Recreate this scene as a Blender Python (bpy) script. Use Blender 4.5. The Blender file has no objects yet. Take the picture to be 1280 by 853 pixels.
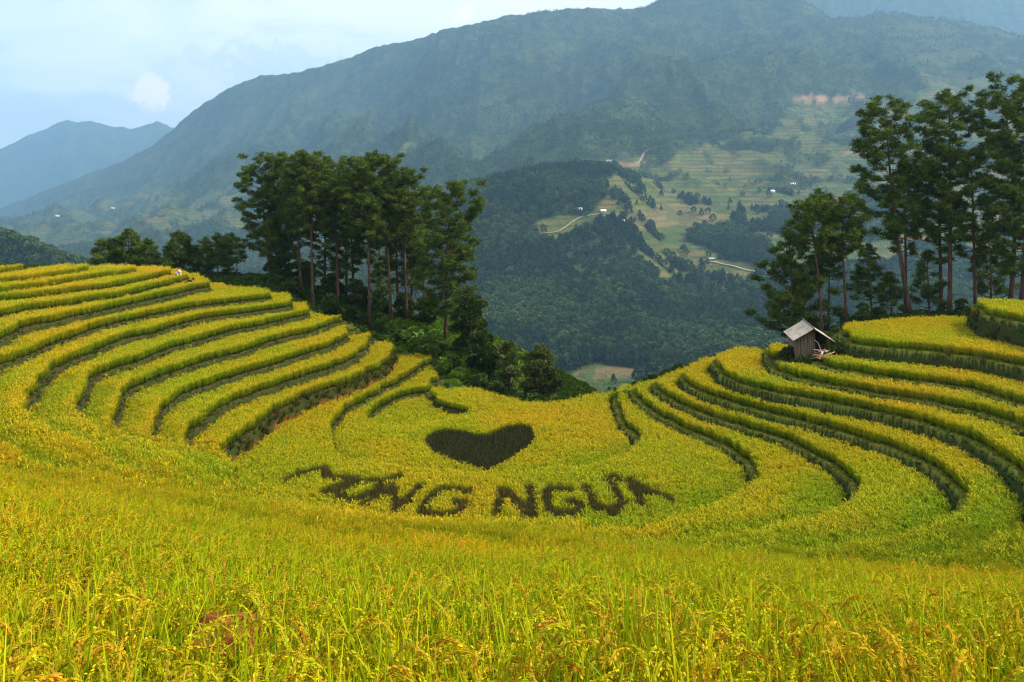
import bpy, math, random
import numpy as np
from mathutils import Vector

C = bpy.context.scene.collection
rng = np.random.default_rng(11)
random.seed(5)

# ---------------------------------------------------------------- view maths (metres, camera at origin, +Y forward)
F, CX, HZ = 1000.0, 640.0, 240.0
def pt_depth(px, py, d):
    return np.array([(px - CX) / F * d, d, (HZ - py) / F * d])
def pt_drop(px, py, drop):
    d = drop * F / (py - HZ)
    return np.array([(px - CX) / F * d, d, -drop])

# ---------------------------------------------------------------- small numpy helpers
def sstep(a, b, x):
    t = np.clip((x - a) / (b - a), 0, 1)
    return t * t * (3 - 2 * t)

def vnoise(x, y, seed=0):
    r = np.random.default_rng(1000 + seed).random((256, 256))
    xi = np.floor(x).astype(np.int64); yi = np.floor(y).astype(np.int64)
    fx = x - xi; fy = y - yi
    fx = fx * fx * fx * (fx * (fx * 6 - 15) + 10); fy = fy * fy * fy * (fy * (fy * 6 - 15) + 10)
    x0 = xi & 255; x1 = (xi + 1) & 255; y0 = yi & 255; y1 = (yi + 1) & 255
    return (r[x0, y0] * (1 - fx) + r[x1, y0] * fx) * (1 - fy) + (r[x0, y1] * (1 - fx) + r[x1, y1] * fx) * fy

def fbm(x, y, octv=4, seed=0, ridged=False):
    s = 0; a = 1.0; n = 0
    for o in range(octv):
        v = vnoise(x * 2 ** o + 17.3 * o, y * 2 ** o - 9.1 * o, seed + o)
        if ridged: v = 1 - abs(2 * v - 1)
        s = s + a * v; n += a; a *= 0.5
    return s / n

def smooth_line(P, step):
    """Catmull-Rom through P (n,2+), resampled about every `step`."""
    P = np.asarray(P, float)
    if len(P) == 2: Q = np.vstack([P[0] * 2 - P[1], P, P[1] * 2 - P[0]])
    else: Q = np.vstack([P[0] * 2 - P[1], P, P[-1] * 2 - P[-2]])
    out = []
    for i in range(1, len(Q) - 2):
        p0, p1, p2, p3 = Q[i - 1], Q[i], Q[i + 1], Q[i + 2]
        n = max(1, int(np.linalg.norm((p2 - p1)[:2]) / step))
        t = (np.arange(n) / n)[:, None]
        out.append(0.5 * ((2 * p1) + (p2 - p0) * t + (2 * p0 - 5 * p1 + 4 * p2 - p3) * t ** 2 + (3 * p1 - p0 - 3 * p2 + p3) * t ** 3))
    out.append(P[-1:])
    return np.vstack(out)

def in_poly(x, y, poly):
    inside = np.zeros(np.shape(x), bool)
    n = len(poly)
    for i in range(n):
        x0, y0 = poly[i][:2]; x1, y1 = poly[(i + 1) % n][:2]
        if y0 == y1: continue
        c = ((y0 > y) != (y1 > y)) & (x < (x1 - x0) * (y - y0) / (y1 - y0) + x0)
        inside ^= c
    return inside

def poly_dist(x, y, poly, closed=True):
    d = np.full(np.shape(x), 1e9)
    n = len(poly)
    for i in range(n if closed else n - 1):
        x0, y0 = poly[i][:2]; x1, y1 = poly[(i + 1) % n][:2]
        dx, dy = x1 - x0, y1 - y0
        L = dx * dx + dy * dy + 1e-12
        t = np.clip(((x - x0) * dx + (y - y0) * dy) / L, 0, 1)
        d = np.minimum(d, np.hypot(x - x0 - t * dx, y - y0 - t * dy))
    return d

# ---------------------------------------------------------------- object helpers
def tag(o, label=None, cat=None, group=None, kind=None):
    if label: o['label'] = label
    if cat: o['category'] = cat
    if group: o['group'] = group
    if kind: o['kind'] = kind
    return o

def thing(name, label, cat, loc, rz=0, group=None):
    o = bpy.data.objects.new(name, None); C.objects.link(o)
    o.empty_display_size = 0.3
    o.location = loc; o.rotation_euler = (0, 0, rz)
    return tag(o, label, cat, group)

def mesh_data(name, V, faces, mat=None, smooth=False, attrs=None):
    """faces: list of int arrays (m,k) of any k"""
    me = bpy.data.meshes.new(name)
    V = np.asarray(V, np.float32)
    faces = [np.asarray(f, np.int32) for f in faces if len(f)]
    me.vertices.add(len(V)); me.vertices.foreach_set('co', V.ravel())
    nl = sum(f.size for f in faces); nf = sum(len(f) for f in faces)
    if nf:
        me.loops.add(nl); me.polygons.add(nf)
        me.loops.foreach_set('vertex_index', np.concatenate([f.ravel() for f in faces]))
        tot = np.concatenate([np.full(len(f), f.shape[1], np.int32) for f in faces])
        st = np.concatenate([[0], np.cumsum(tot)[:-1]]).astype(np.int32)
        me.polygons.foreach_set('loop_start', st); me.polygons.foreach_set('loop_total', tot)
        if smooth: me.polygons.foreach_set('use_smooth', np.ones(nf, bool))
    me.update(calc_edges=True)
    for k, a in (attrs or {}).items():
        a = np.asarray(a, np.float32)
        if a.ndim == 1:
            at = me.attributes.new(k, 'FLOAT', 'POINT'); at.data.foreach_set('value', a)
        elif a.shape[1] == 3:
            at = me.attributes.new(k, 'FLOAT_VECTOR', 'POINT'); at.data.foreach_set('vector', a.ravel())
        else:
            at = me.attributes.new(k, 'FLOAT_COLOR', 'POINT'); at.data.foreach_set('color', a.ravel())
    if mat: me.materials.append(mat)
    return me

def mobj(name, V, faces, mat=None, parent=None, smooth=False, attrs=None, link=True):
    o = bpy.data.objects.new(name, mesh_data(name, V, faces, mat, smooth, attrs))
    if link: C.objects.link(o)
    if parent: o.parent = parent
    return o

class MB:
    """collects shapes into one mesh"""
    def __init__(s): s.V = []; s.F = {}; s.n = 0; s.cols = []
    def add(s, V, *faces):
        V = np.asarray(V, float)
        for f in faces:
            f = np.asarray(f)
            if len(f): s.F.setdefault(f.shape[1], []).append(f + s.n)
        s.V.append(V); s.n += len(V)
    def box(s, c, size, rz=0, tilt=None):
        hx, hy, hz = np.array(size) / 2
        v = np.array([[x, y, z] for x in (-hx, hx) for y in (-hy, hy) for z in (-hz, hz)])
        if tilt is not None:
            a = tilt; v = np.c_[v[:, 0] * math.cos(a) + v[:, 2] * math.sin(a), v[:, 1], -v[:, 0] * math.sin(a) + v[:, 2] * math.cos(a)]
        if rz: v = np.c_[v[:, 0] * math.cos(rz) - v[:, 1] * math.sin(rz), v[:, 0] * math.sin(rz) + v[:, 1] * math.cos(rz), v[:, 2]]
        s.add(v + np.array(c), [[0, 1, 3, 2], [4, 6, 7, 5], [0, 4, 5, 1], [2, 3, 7, 6], [0, 2, 6, 4], [1, 5, 7, 3]])
    def tube(s, P, R, n=6, cap=True):
        P = np.asarray(P, float); R = np.broadcast_to(np.asarray(R, float), (len(P),))
        T = np.gradient(P, axis=0); T /= np.linalg.norm(T, axis=1)[:, None] + 1e-9
        ref = np.array([0., 0, 1]) if abs(T[0][2]) < 0.9 else np.array([1., 0, 0])
        A = np.cross(T, ref); A /= np.linalg.norm(A, axis=1)[:, None] + 1e-9
        B = np.cross(T, A)
        an = np.arange(n) * 2 * math.pi / n
        V = (P[:, None, :] + R[:, None, None] * (np.cos(an)[None, :, None] * A[:, None, :] + np.sin(an)[None, :, None] * B[:, None, :])).reshape(-1, 3)
        i = np.arange(len(P) - 1)[:, None] * n; j = np.arange(n)[None, :]; k = (j + 1) % n
        f = np.stack([i + j, i + k, i + n + k, i + n + j], -1).reshape(-1, 4)
        s.add(V, f)
        if cap:
            s.F.setdefault(n, []).append(np.arange(n)[None, ::-1] + s.n - len(V))
            s.F.setdefault(n, []).append(np.arange(n)[None, :] + s.n - n)
    def build(s, name, mat, parent=None, smooth=False, attrs=None, link=True):
        return mobj(name, np.vstack(s.V), [np.vstack(f) for f in s.F.values()], mat, parent, smooth, attrs, link)

# ---------------------------------------------------------------- material helpers
def new_mat(name):
    m = bpy.data.materials.new(name); m.use_nodes = True
    nt = m.node_tree
    return m, nt, nt.nodes['Principled BSDF']

class NB:
    def __init__(s, nt): s.nt = nt
    def n(s, t, **kw):
        nd = s.nt.nodes.new(t)
        for k, v in kw.items(): setattr(nd, k, v)
        return nd
    def l(s, a, b): s.nt.links.new(a, b)
    def attr(s, name, typ='GEOMETRY'):
        nd = s.n('ShaderNodeAttribute', attribute_type=typ, attribute_name=name); return nd
    def noise(s, scale, detail=3, rough=.55, vec=None, dist=0):
        nd = s.n('ShaderNodeTexNoise'); nd.inputs['Scale'].default_value = scale; nd.inputs['Detail'].default_value = detail
        nd.inputs['Roughness'].default_value = rough; nd.inputs['Distortion'].default_value = dist
        s.l(vec if vec is not None else s.pos(), nd.inputs['Vector'])
        return nd.outputs['Fac']
    def pos(s):
        if not hasattr(s, '_p'): s._p = s.n('ShaderNodeNewGeometry').outputs['Position']
        return s._p
    def mathn(s, op, a, b=None, clamp=False):
        nd = s.n('ShaderNodeMath', operation=op); nd.use_clamp = clamp
        for i, v in enumerate((a, b)):
            if v is None: continue
            if isinstance(v, (int, float)): nd.inputs[i].default_value = v
            else: s.l(v, nd.inputs[i])
        return nd.outputs[0]
    def ramp(s, fac, stops):
        nd = s.n('ShaderNodeValToRGB'); cr = nd.color_ramp
        while len(cr.elements) < len(stops): cr.elements.new(0.5)
        for e, (p, c) in zip(cr.elements, stops):
            e.position = p; e.color = (*c, 1) if len(c) == 3 else c
        s.l(fac, nd.inputs['Fac'])
        return nd.outputs['Color']
    def rng(s, v, a, b, c=0., d=1.):
        nd = s.n('ShaderNodeMapRange'); nd.interpolation_type = 'SMOOTHSTEP'
        s.l(v, nd.inputs['Value'])
        for k, x in zip(('From Min', 'From Max', 'To Min', 'To Max'), (a, b, c, d)): nd.inputs[k].default_value = x
        return nd.outputs['Result']
    def mix(s, fac, a, b, blend='MIX'):
        nd = s.n('ShaderNodeMix', data_type='RGBA', blend_type=blend)
        for idx, v in ((0, fac), (6, a), (7, b)):
            if isinstance(v, (int, float)): nd.inputs[idx].default_value = v
            elif isinstance(v, tuple): nd.inputs[idx].default_value = (*v, 1)
            else: s.l(v, nd.inputs[idx])
        return nd.outputs[2]

def simple_mat(name, stops, scale=3., rough=.8, spec=.3, transl=0., bump=0., stretch=None):
    m, nt, b = new_mat(name); q = NB(nt)
    vec = q.n('ShaderNodeTexCoord').outputs['Object']
    if stretch:
        mp = q.n('ShaderNodeMapping'); mp.inputs['Scale'].default_value = stretch; q.l(vec, mp.inputs['Vector']); vec = mp.outputs[0]
    f = q.noise(scale, 4, .6, vec)
    n = len(stops)
    col = q.ramp(f, [(0.3 + 0.4 * i / max(1, n - 1), c) for i, c in enumerate(stops)])
    q.l(col, b.inputs['Base Color']); b.inputs['Roughness'].default_value = rough
    b.inputs['Specular IOR Level'].default_value = spec
    if bump:
        bn = q.n('ShaderNodeBump'); bn.inputs['Strength'].default_value = bump; bn.inputs['Distance'].default_value = .03
        q.l(f, bn.inputs['Height']); q.l(bn.outputs[0], b.inputs['Normal'])
    if transl:
        t = q.n('ShaderNodeBsdfTranslucent'); q.l(col, t.inputs['Color'])
        mx = q.n('ShaderNodeMixShader'); mx.inputs[0].default_value = transl
        q.l(b.outputs[0], mx.inputs[1]); q.l(t.outputs[0], mx.inputs[2])
        q.l(mx.outputs[0], nt.nodes['Material Output'].inputs['Surface'])
    return m

# ---------------------------------------------------------------- scatter (uncountable plants only)
def scatter(name, P, rot, scl, idx, tint, protos, label, cat):
    n = len(P)
    me = mesh_data(name, P, [], None, attrs={'rot': rot, 'scl': scl, 'idx': idx.astype(np.float32), 'tint': tint})
    o = bpy.data.objects.new(name, me); C.objects.link(o)
    tag(o, label, cat, None, 'stuff')
    g = bpy.data.node_groups.new(name + '_nodes', 'GeometryNodeTree')
    g.interface.new_socket('Geometry', in_out='INPUT', socket_type='NodeSocketGeometry')
    g.interface.new_socket('Geometry', in_out='OUTPUT', socket_type='NodeSocketGeometry')
    gi = g.nodes.new('NodeGroupInput'); go = g.nodes.new('NodeGroupOutput')
    ip = g.nodes.new('GeometryNodeInstanceOnPoints'); jn = g.nodes.new('GeometryNodeJoinGeometry')
    for p in protos[::-1]:
        oi = g.nodes.new('GeometryNodeObjectInfo'); oi.inputs['Object'].default_value = p; oi.inputs['As Instance'].default_value = True
        g.links.new(oi.outputs['Geometry'], jn.inputs[0])
    def na(nm, t):
        a = g.nodes.new('GeometryNodeInputNamedAttribute'); a.data_type = t; a.inputs['Name'].default_value = nm
        return [s for s in a.outputs if s.enabled and s.name == 'Attribute'][0]
    fi = g.nodes.new('FunctionNodeFloatToInt'); g.links.new(na('idx', 'FLOAT'), fi.inputs[0])
    e2r = g.nodes.new('FunctionNodeEulerToRotation'); g.links.new(na('rot', 'FLOAT_VECTOR'), e2r.inputs[0])
    ip.inputs['Pick Instance'].default_value = True
    g.links.new(gi.outputs[0], ip.inputs['Points']); g.links.new(jn.outputs[0], ip.inputs['Instance'])
    g.links.new(fi.outputs[0], ip.inputs['Instance Index']); g.links.new(e2r.outputs[0], ip.inputs['Rotation'])
    g.links.new(na('scl', 'FLOAT'), ip.inputs['Scale']); g.links.new(ip.outputs[0], go.inputs[0])
    md = o.modifiers.new('plants', 'NODES'); md.node_group = g
    return o
# ================================================================ terraced hill
# every lip of a terrace: (height below eye level, points on the lip)
LEFT = [
 (8.1, [(-40,349),(0,345),(10,343),(17,340)]),
 (8.6, [(-40,361),(0,357),(35,354),(60,350),(85,346),(108,342),(112,340)]),
 (9.05, [(-40,374),(0,369),(40,363),(75,358),(110,352),(150,346),(167,343)]),
 (9.55, [(-40,385),(0,379),(40,375),(75,370),(110,365),(150,359),(190,350),(213,344)]),
 (10.15, [(-40,407),(0,398),(30,391),(75,385),(110,379),(150,373),(190,363),(220,355),(234,351)]),
 (10.8,[(-60,456),(-30,440),(0,426.5),(40,409),(75,402.5),(110,394.5),(150,385),(190,376),(217,370),(242,364),(264,360)]),
 (11.9,[(-40,505),(-25,480),(0,459.5),(28,449),(75,428),(110,416),(150,405),(190,396),(217,391),(255,384),(292,380),(326,376)]),
 (12.8,[(120,578),(85,562),(60,550),(42,536),(33,522),(34,512),(43,494),(56,477),(66,464),(112,444.5),(150,428),(190,419),(217,410),(255,400),(292,395),(330,390),(358,386),(365,383)]),
 (13.8,[(200,590),(159,573),(125,551),(108,538),(97,528),(94,519),(105,502),(111,483),(120,472),(142,463),(189,448),(217,436),(255,426),(292,415),(330,408),(367,399),(379,397)]),
 (14.8,[(230,592),(205,581),(172,565),(150,551),(140,537),(150,509),(161,492),(180,482),(217,467),(255,454),(292,445),(330,432),(367,422),(396,415),(408,409),(411,402)]),
 (15.8,[(290,590),(262,581),(236,570),(210,563),(193,556),(191,545),(194,528),(216,507),(236,493),(261,484),(292,473),(330,461.5),(362,452),(388,443),(416,434),(435,421),(441,410)]),
 (16.8,[(330,626),(298,606),(258,582),(240,571),(231,560),(234,549),(255,528),(274,512),(296,502),(330,490),(367,477),(397,467.5),(435,453),(448,444),(458,434)]),
 (17.9,[(368,641),(335,622),(310,603),(290,585),(276,571),(290,557),(312,543),(336,523),(358,510),(396,493),(435,481),(472,464),(488,451),(491,438)]),
 (19.5,[(420,568),(416,555),(415,541),(424,528),(441,511),(460,500),(480,488),(500,478),(520,467),(533,458),(537,450)]),
 (20.3,[(539,481),(537,497),(545,508),(572,516),(620,516),(670,513),(708,507),(738,500)]),
]
RIGHT = [
 (10.2,[(1218,383),(1222,389),(1229,395),(1246,399),(1280,406),(1330,418)]),
 (12.5,[(1057,430),(1096,436),(1152,441.5),(1209,448),(1280,461),(1330,472)]),
 (14.07,[(1033,461),(1040,464.5),(1066,467.5),(1096,472.5),(1152,480),(1209,489),(1246,500),(1280,510),(1330,527)]),
 (14.8,[(956,446),(961,460),(982,471),(1010,479),(1047,486),(1100,496),(1115,498),(1190,512.5),(1227,520.6),(1280,540),(1335,575)]),
 (15.6,[(889,456),(894,463),(903,473),(935,485),(972,495),(1010,501),(1047,509),(1096,518),(1152,532),(1190,545),(1227,562),(1256,581),(1281,607),(1292,635),(1280,668),(1246,686),(1209,701),(1150,712),(1080,719)]),
 (16.8,[(852,472),(854,480),(871,491),(909,505),(980,524),(1012,533),(1050,543),(1087,555),(1115,564),(1152,582),(1181,601),(1196,616),(1199,628),(1190,646),(1175,657),(1134,678),(1080,689),(1020,697)]),
 (17.8,[(815,482),(817,488),(828,496),(845,507),(881,522),(928,537),(975,552),(1012,569),(1041,586),(1059,604),(1063,619),(1050,638),(1033,648),(1000,660),(950,670)]),
 (18.7,[(787,490),(790,497),(802,509),(834,529),(871,546),(899,559),(922,573),(936,587),(940,597),(930,613),(915,622),(882,645),(830,662),(780,672)]),
 (19.5,[(766,500),(765,507),(770,516),(777,535),(788,546),(792,556),(785,569),(760,583),(700,597),(620,604),(530,600),(480,594),(440,586),(425,577)]),
]
# slope towards the camera: (px, py, distance to the top of the crop)
NEAR = [(0,570,33),(0,600,25),(0,640,17),(0,700,11),(0,760,8),(0,853,5.2),
 (300,640,26),(300,700,15.5),(300,760,10),(300,853,5.6),(640,853,5.8),(640,760,11.5),(640,720,16.5),(640,690,22.5),(640,662,30),(640,652,33),
 (960,853,6),(960,760,12.5),(960,720,19),(960,690,27.5),(1280,720,25),(1280,760,15.5),(1280,800,10),(1280,853,6),
 (-200,600,23),(-200,700,10.5),(1500,760,17),(1500,853,6.5),(1500,690,31),(150,660,16),(150,620,24)]
CROP = 0.78
RIM = [(-300,72,7.2),(-100,74,7.4),(16,80,8.0),(60,85,8.4),(100,88.5,8.8),(150,93,9.3),(200,97,9.85),(240,99,10.5),(300,98,12.4),(340,96,12.6),(375,95,13.3),
 (415,91,14.4),(440,90.5,15.3),(455,91,16.3),(472,91.5,17.2),(497,92,18.7),(520,93,19.1),(537,92,19.4),(545,88,20.0),(548,84,20.3),(560,83,20.8),(580,84,20.8),(600,83,20.8),(620,81,20.9),
 (640,79.5,20.9),(660,78,20.9),(700,77,20.9),(740,78.5,20.7),(762,79.5,20.3),(785,78.5,19.3),(800,77.5,19.0),(830,77.5,18.3),(860,78.5,17.4),(900,78.5,16.2),
 (940,76.5,15.2),(985,74,14.6),(1015,72,14.2),(1040,71,12.9),(1060,72,12.2),(1100,74,12.1),(1160,76,11.9),(1205,76,11.6),(1235,71,10.1),(1280,70,10.0),(1400,68,9.5),(1600,64,9.2)]
FEET = [(556,98,425),(508,99,415),(460,100,412),(391,101,385),(338,102,352),(270,104,350),(200,105,341),(100,100,340),(600,90,450),(640,86,500),
 (1137,82,397),(1186,82,400),(1262,80,390),(1059,80,414),(1027,79,427),(994,79,442)]
EDGE = [(-300,85),(0,95),(100,103),(200,110),(350,110),(450,108),(540,106),(590,100),(620,92),(650,86),(700,79.5),(760,81.5),(800,80.5),(860,81.5),(940,81.5),(1000,84),(1060,87),(1200,88),(1280,86),(1600,80)]

ctr = []
for h, pl in LEFT + RIGHT:
    W3 = np.array([pt_drop(px, py, h)[:2] for px, py in pl])
    S = smooth_line(W3, 2.2)
    ctr += [(x, y, h) for x, y in S]
for px, py, d in NEAR:
    ctr.append(((px - CX) / F * d, d, (py - HZ) / F * d + CROP))
for px, d, h in RIM: ctr.append(((px - CX) / F * d, d, h))
for px, d, py in FEET: ctr.append(((px - CX) / F * d, d, (py - HZ) / F * d))
for px, py, h in [(600,560,19.95),(650,540,20.05),(560,552,19.95),(700,545,19.9),(735,528,19.9),(660,575,19.75),(540,575,19.75),(610,590,19.6),(720,570,19.7)]:
    ctr.append((*pt_drop(px, py, 20.3)[:2], h))
for px, py, h in [(370,600,18.9),(420,590,19.2),(410,615,18.6),(450,610,19.1),(470,628,18.8),(500,600,19.35),(530,650,18.8),(560,612,19.3),(600,654,18.8),(640,612,19.3),(660,656,18.8),(700,612,19.3),(720,654,18.8),(760,600,19.3),(770,652,18.8),(800,605,19.2),(830,632,18.9)]:
    ctr.append((*pt_drop(px, py, 18.72)[:2], h))
ctr = np.array(ctr)

def tps_fit(P, lam):
    n = len(P); S = 40.0
    X = P[:, :2] / S
    r2 = ((X[:, None] - X[None]) ** 2).sum(-1)
    K = 0.5 * r2 * np.log(r2 + 1e-12) + lam * np.eye(n)
    Q = np.c_[np.ones(n), X]
    A = np.block([[K, Q], [Q.T, np.zeros((3, 3))]])
    w = np.linalg.solve(A, np.r_[P[:, 2], 0, 0, 0])
    def ev(x, y):
        sh = np.shape(x); x = np.ravel(x) / S; y = np.ravel(y) / S
        out = np.empty(len(x))
        for i in range(0, len(x), 20000):
            a = x[i:i + 20000]; b = y[i:i + 20000]
            q = (a[:, None] - X[None, :, 0]) ** 2 + (b[:, None] - X[None, :, 1]) ** 2
            out[i:i + 20000] = (0.5 * q * np.log(q + 1e-12)) @ w[:n] + w[n] + w[n + 1] * a + w[n + 2] * b
        return out.reshape(sh)
    return ev
tps = tps_fit(ctr, 1e-5)

X0, X1, Y0, Y1, ST = -80.0, 80.0, 1.2, 150.0, 0.16
gx = np.arange(X0, X1, ST); gy = np.arange(Y0, Y1, ST)
# coarse evaluation then cubic upsampling
cs = ST * 4
cgx = np.arange(X0 - 2 * cs, X1 + 3 * cs, cs); cgy = np.arange(Y0 - 2 * cs, Y1 + 3 * cs, cs)
CXG, CYG = np.meshgrid(cgx, cgy)
Hc = tps(CXG, CYG)
def cubic_up(A, src0, step, q, axis):
    t = (q - src0) / step; i = np.floor(t).astype(int); f = t - i
    A = np.moveaxis(A, axis, 0)
    f = f.reshape(-1, *([1] * (A.ndim - 1)))
    a, b, c, d = A[i - 1], A[i], A[i + 1], A[i + 2]
    R = 0.5 * (2 * b + (c - a) * f + (2 * a - 5 * b + 4 * c - d) * f ** 2 + (3 * b - a - 3 * c + d) * f ** 3)
    return np.moveaxis(R, 0, axis)
Hs = cubic_up(cubic_up(Hc, cgx[0], cs, gx, 1), cgy[0], cs, gy, 0)
GX, GY = np.meshgrid(gx, gy)
# slight wander of the banks, as hand-cut edges have
dHy, dHx = np.gradient(Hs, ST)
Hw = Hs + (fbm(GX / 2.3, GY / 2.3, 2, 3) - .5) * .45 * np.clip(np.hypot(dHx, dHy), 0, .4) * sstep(24, 40, GY)
dHy, dHx = np.gradient(Hw, ST)
G = np.clip(np.hypot(dHx, dHy), 0.035, 2.0)

def terrace(H, levels):
    lv = np.array(levels)
    i = np.searchsorted(lv, H, 'right') - 1            # lv[i] <= H
    lo = lv[np.clip(i, 0, len(lv) - 1)]; hi = lv[np.clip(i + 1, 0, len(lv) - 1)]
    dh = np.maximum(hi - lo, 1e-3)
    w = 0.22 * dh + 0.09
    band = np.minimum(G * w, .6 * dh)
    t = np.clip((H - lo) / band, 0, 1)
    z = lo + dh * (t * t * (3 - 2 * t) * .5 + t * .5)
    above = H < lv[0]; below = i >= len(lv) - 1
    z = np.where(above, lv[0], np.where(below, lv[-1], z)); t = np.where(above | below, 1.0, t)
    # distance (m) to the next lip downhill, and to the foot of the bank uphill
    up = np.where(below, 9.0, (hi - H) / G); up = np.where(above, (lv[0] - H) / G, up)
    foot = np.where(above | below, 9.0, (H - lo - band) / G)
    z = z - 0.10 * sstep(.55, .25, up) * (t >= 1)
    return z, np.where(t < 1, t, -1.0), up, foot, dh * (t < 1)
ZL, tL, upL, ftL, dhL = terrace(Hw, [l[0] for l in LEFT] + [21.1])
ZR, tR, upR, ftR, dhR = terrace(Hw, [l[0] for l in RIGHT] + [20.3, 21.1])
side = sstep(-7, 7, GX)
Z = ZL * (1 - side) + ZR * side
pick = side > .5
tt = np.where(pick, tR, tL); up = np.where(pick, upR, upL); foot = np.where(pick, ftR, ftL); dhh = np.where(pick, dhR, dhL)
nearw = sstep(25, 17, GY + np.abs(GX) * .12)
mixw = nearw
Z = Z * (1 - mixw) + Hs * mixw
tt = np.where(mixw > .5, -1, tt); up = np.where(mixw > .5, 9, up); foot = np.where(mixw > .5, 9, foot)
# short ends of a red earth bank standing up through the nearest rice
PATCH = [(268, 6.1, .25, 1.05), (695, 6.0, .2, 1.04)]
FIELD = [((px - CX) / F * d, d) for px, d, h in RIM] + [(95, 40), (95, 0), (-95, 0), (-95, 40)]
HILL = [((px - CX) / F * d, d) for px, d in EDGE] + [(110, 40), (110, -5), (-110, -5), (-110, 40)]
inF = in_poly(GX, GY, FIELD); dF = poly_dist(GX, GY, FIELD); dF = np.where(inF, dF, -dF)
inH = in_poly(GX, GY, HILL); dH = np.where(inH, 0, poly_dist(GX, GY, HILL))
wout = sstep(0.1, -1.6, dF)
lump = (fbm(GX / 3, GY / 3, 3, 8) - .5)
Z = Z * (1 - wout) + (np.clip(Hs, 6, 24) - lump * .5) * wout
Z = Z + np.where(dH > 0, .62 * dH * dH / (dH + 5), 0) - lump * np.minimum(dH, 6) * .2
Z = -Z + (fbm(GX / .9, GY / .9, 2, 5) - .5) * .07

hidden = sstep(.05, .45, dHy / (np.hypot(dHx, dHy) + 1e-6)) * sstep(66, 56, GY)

def ground(x, y):
    fx = np.clip((np.asarray(x, float) - X0) / ST, 0, len(gx) - 1.001); fy = np.clip((np.asarray(y, float) - Y0) / ST, 0, len(gy) - 1.001)
    i = fx.astype(int); j = fy.astype(int); a = fx - i; b = fy - j
    return (Z[j, i] * (1 - a) + Z[j, i + 1] * a) * (1 - b) + (Z[j + 1, i] * (1 - a) + Z[j + 1, i + 1] * a) * b
def gsample(A, x, y):
    i = np.clip(np.rint((np.asarray(x) - X0) / ST).astype(int), 0, len(gx) - 1); j = np.clip(np.rint((np.asarray(y) - Y0) / ST).astype(int), 0, len(gy) - 1)
    return A[j, i]
def on_hill(px, py, off=0.0, d0=5, d1=140):
    d = np.arange(d0, d1, .06)
    x = (px - CX) / F * d; zr = (HZ - py) / F * d
    hit = np.nonzero(ground(x, d) + off >= zr)[0]
    k = hit[0] if len(hit) else len(d) - 1
    return np.array([x[k], d[k], ground(x[k], d[k])])

ny, nx = Z.shape
idx = np.arange(nx * ny).reshape(ny, nx)
quads = np.stack([idx[:-1, :-1], idx[:-1, 1:], idx[1:, 1:], idx[1:, :-1]], -1).reshape(-1, 4)
inner = (inF & (dF > 0))
lipw = np.where(inner, sstep(.34, .22, up), 0) * (tt < 0)
riser = np.where((tt >= 0) & (dF > -.5), tt, -1.0)
tall = np.where(riser >= 0, dhh, 0)

def mat_terrain():
    m, nt, b = new_mat('terrace_soil'); q = NB(nt)
    r = q.attr('riser').outputs['Fac']; sd = q.attr('side').outputs['Fac']; lip = q.attr('lip').outputs['Fac']
    out = q.attr('outside').outputs['Fac']; tl = q.attr('tall').outputs['Fac'];
    n1 = q.noise(1.3, 5, .65); n2 = q.noise(7, 4, .7); n3 = q.noise(.35, 3)
    base = q.mix(q.rng(n1, .42, .6), q.mix(n2, (.030, .024, .008), (.085, .052, .018)), q.mix(n2, (.020, .030, .005), (.060, .075, .010)))
    # banks: mossy green on top, bare soil lower down where it shows
    green = q.mix(n2, (.012, .022, .003), (.048, .066, .008))
    brown = q.mix(n2, (.045, .019, .005), (.19, .072, .017))
    rr = q.mathn('ADD', r, q.mathn('MULTIPLY', q.mathn('SUBTRACT', n1, .5), 1.1))
    bl = q.rng(rr, .30, .62)
    redm = q.mathn('MULTIPLY', q.rng(tl, 1.25, 1.45), q.rng(rr, .55, .8))
    brown = q.mix(redm, brown, (.36, .115, .035))
    left_bank = q.mix(bl, green, brown)
    rightb = q.mix(q.rng(q.mathn('ADD', n1, q.mathn('MULTIPLY', r, .12)), .60, .72), q.mix(n2, (.012, .024, .004), (.05, .078, .012)), q.mix(n2, (.05, .028, .012), (.13, .06, .025)))
    bank = q.mix(sd, left_bank, rightb)
    isb = q.rng(r, -.5, -.02)
    col = q.mix(isb, base, bank)
    col = q.mix(q.mathn('MULTIPLY', lip, sd), col, q.mix(n2, (.07, .10, .012), (.24, .25, .035)))
    col = q.mix(q.rng(q.mathn('ADD', out, q.mathn('MULTIPLY', q.mathn('SUBTRACT', n1, .5), .4)), .35, .65), col, q.mix(n2, (.020, .038, .008), (.055, .085, .016)))
    q.l(col, b.inputs['Base Color']); b.inputs['Roughness'].default_value = .95; b.inputs['Specular IOR Level'].default_value = .15
    bp = q.n('ShaderNodeBump'); bp.inputs['Strength'].default_value = .7; bp.inputs['Distance'].default_value = .12
    q.l(q.mathn('ADD', n1, n2), bp.inputs['Height']); q.l(bp.outputs[0], b.inputs['Normal'])
    return m
terrain = mobj('terrain', np.c_[GX.ravel(), GY.ravel(), Z.ravel()], [quads], mat_terrain(), None, True,
     {'riser': riser.ravel(), 'side': side.ravel(), 'lip': lipw.ravel(), 'outside': sstep(0, -1.0, dF).ravel(), 'tall': tall.ravel()})
tag(terrain, 'terraced hillside with soil banks stepping round a bowl', 'hillside', None, 'structure')

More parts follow.
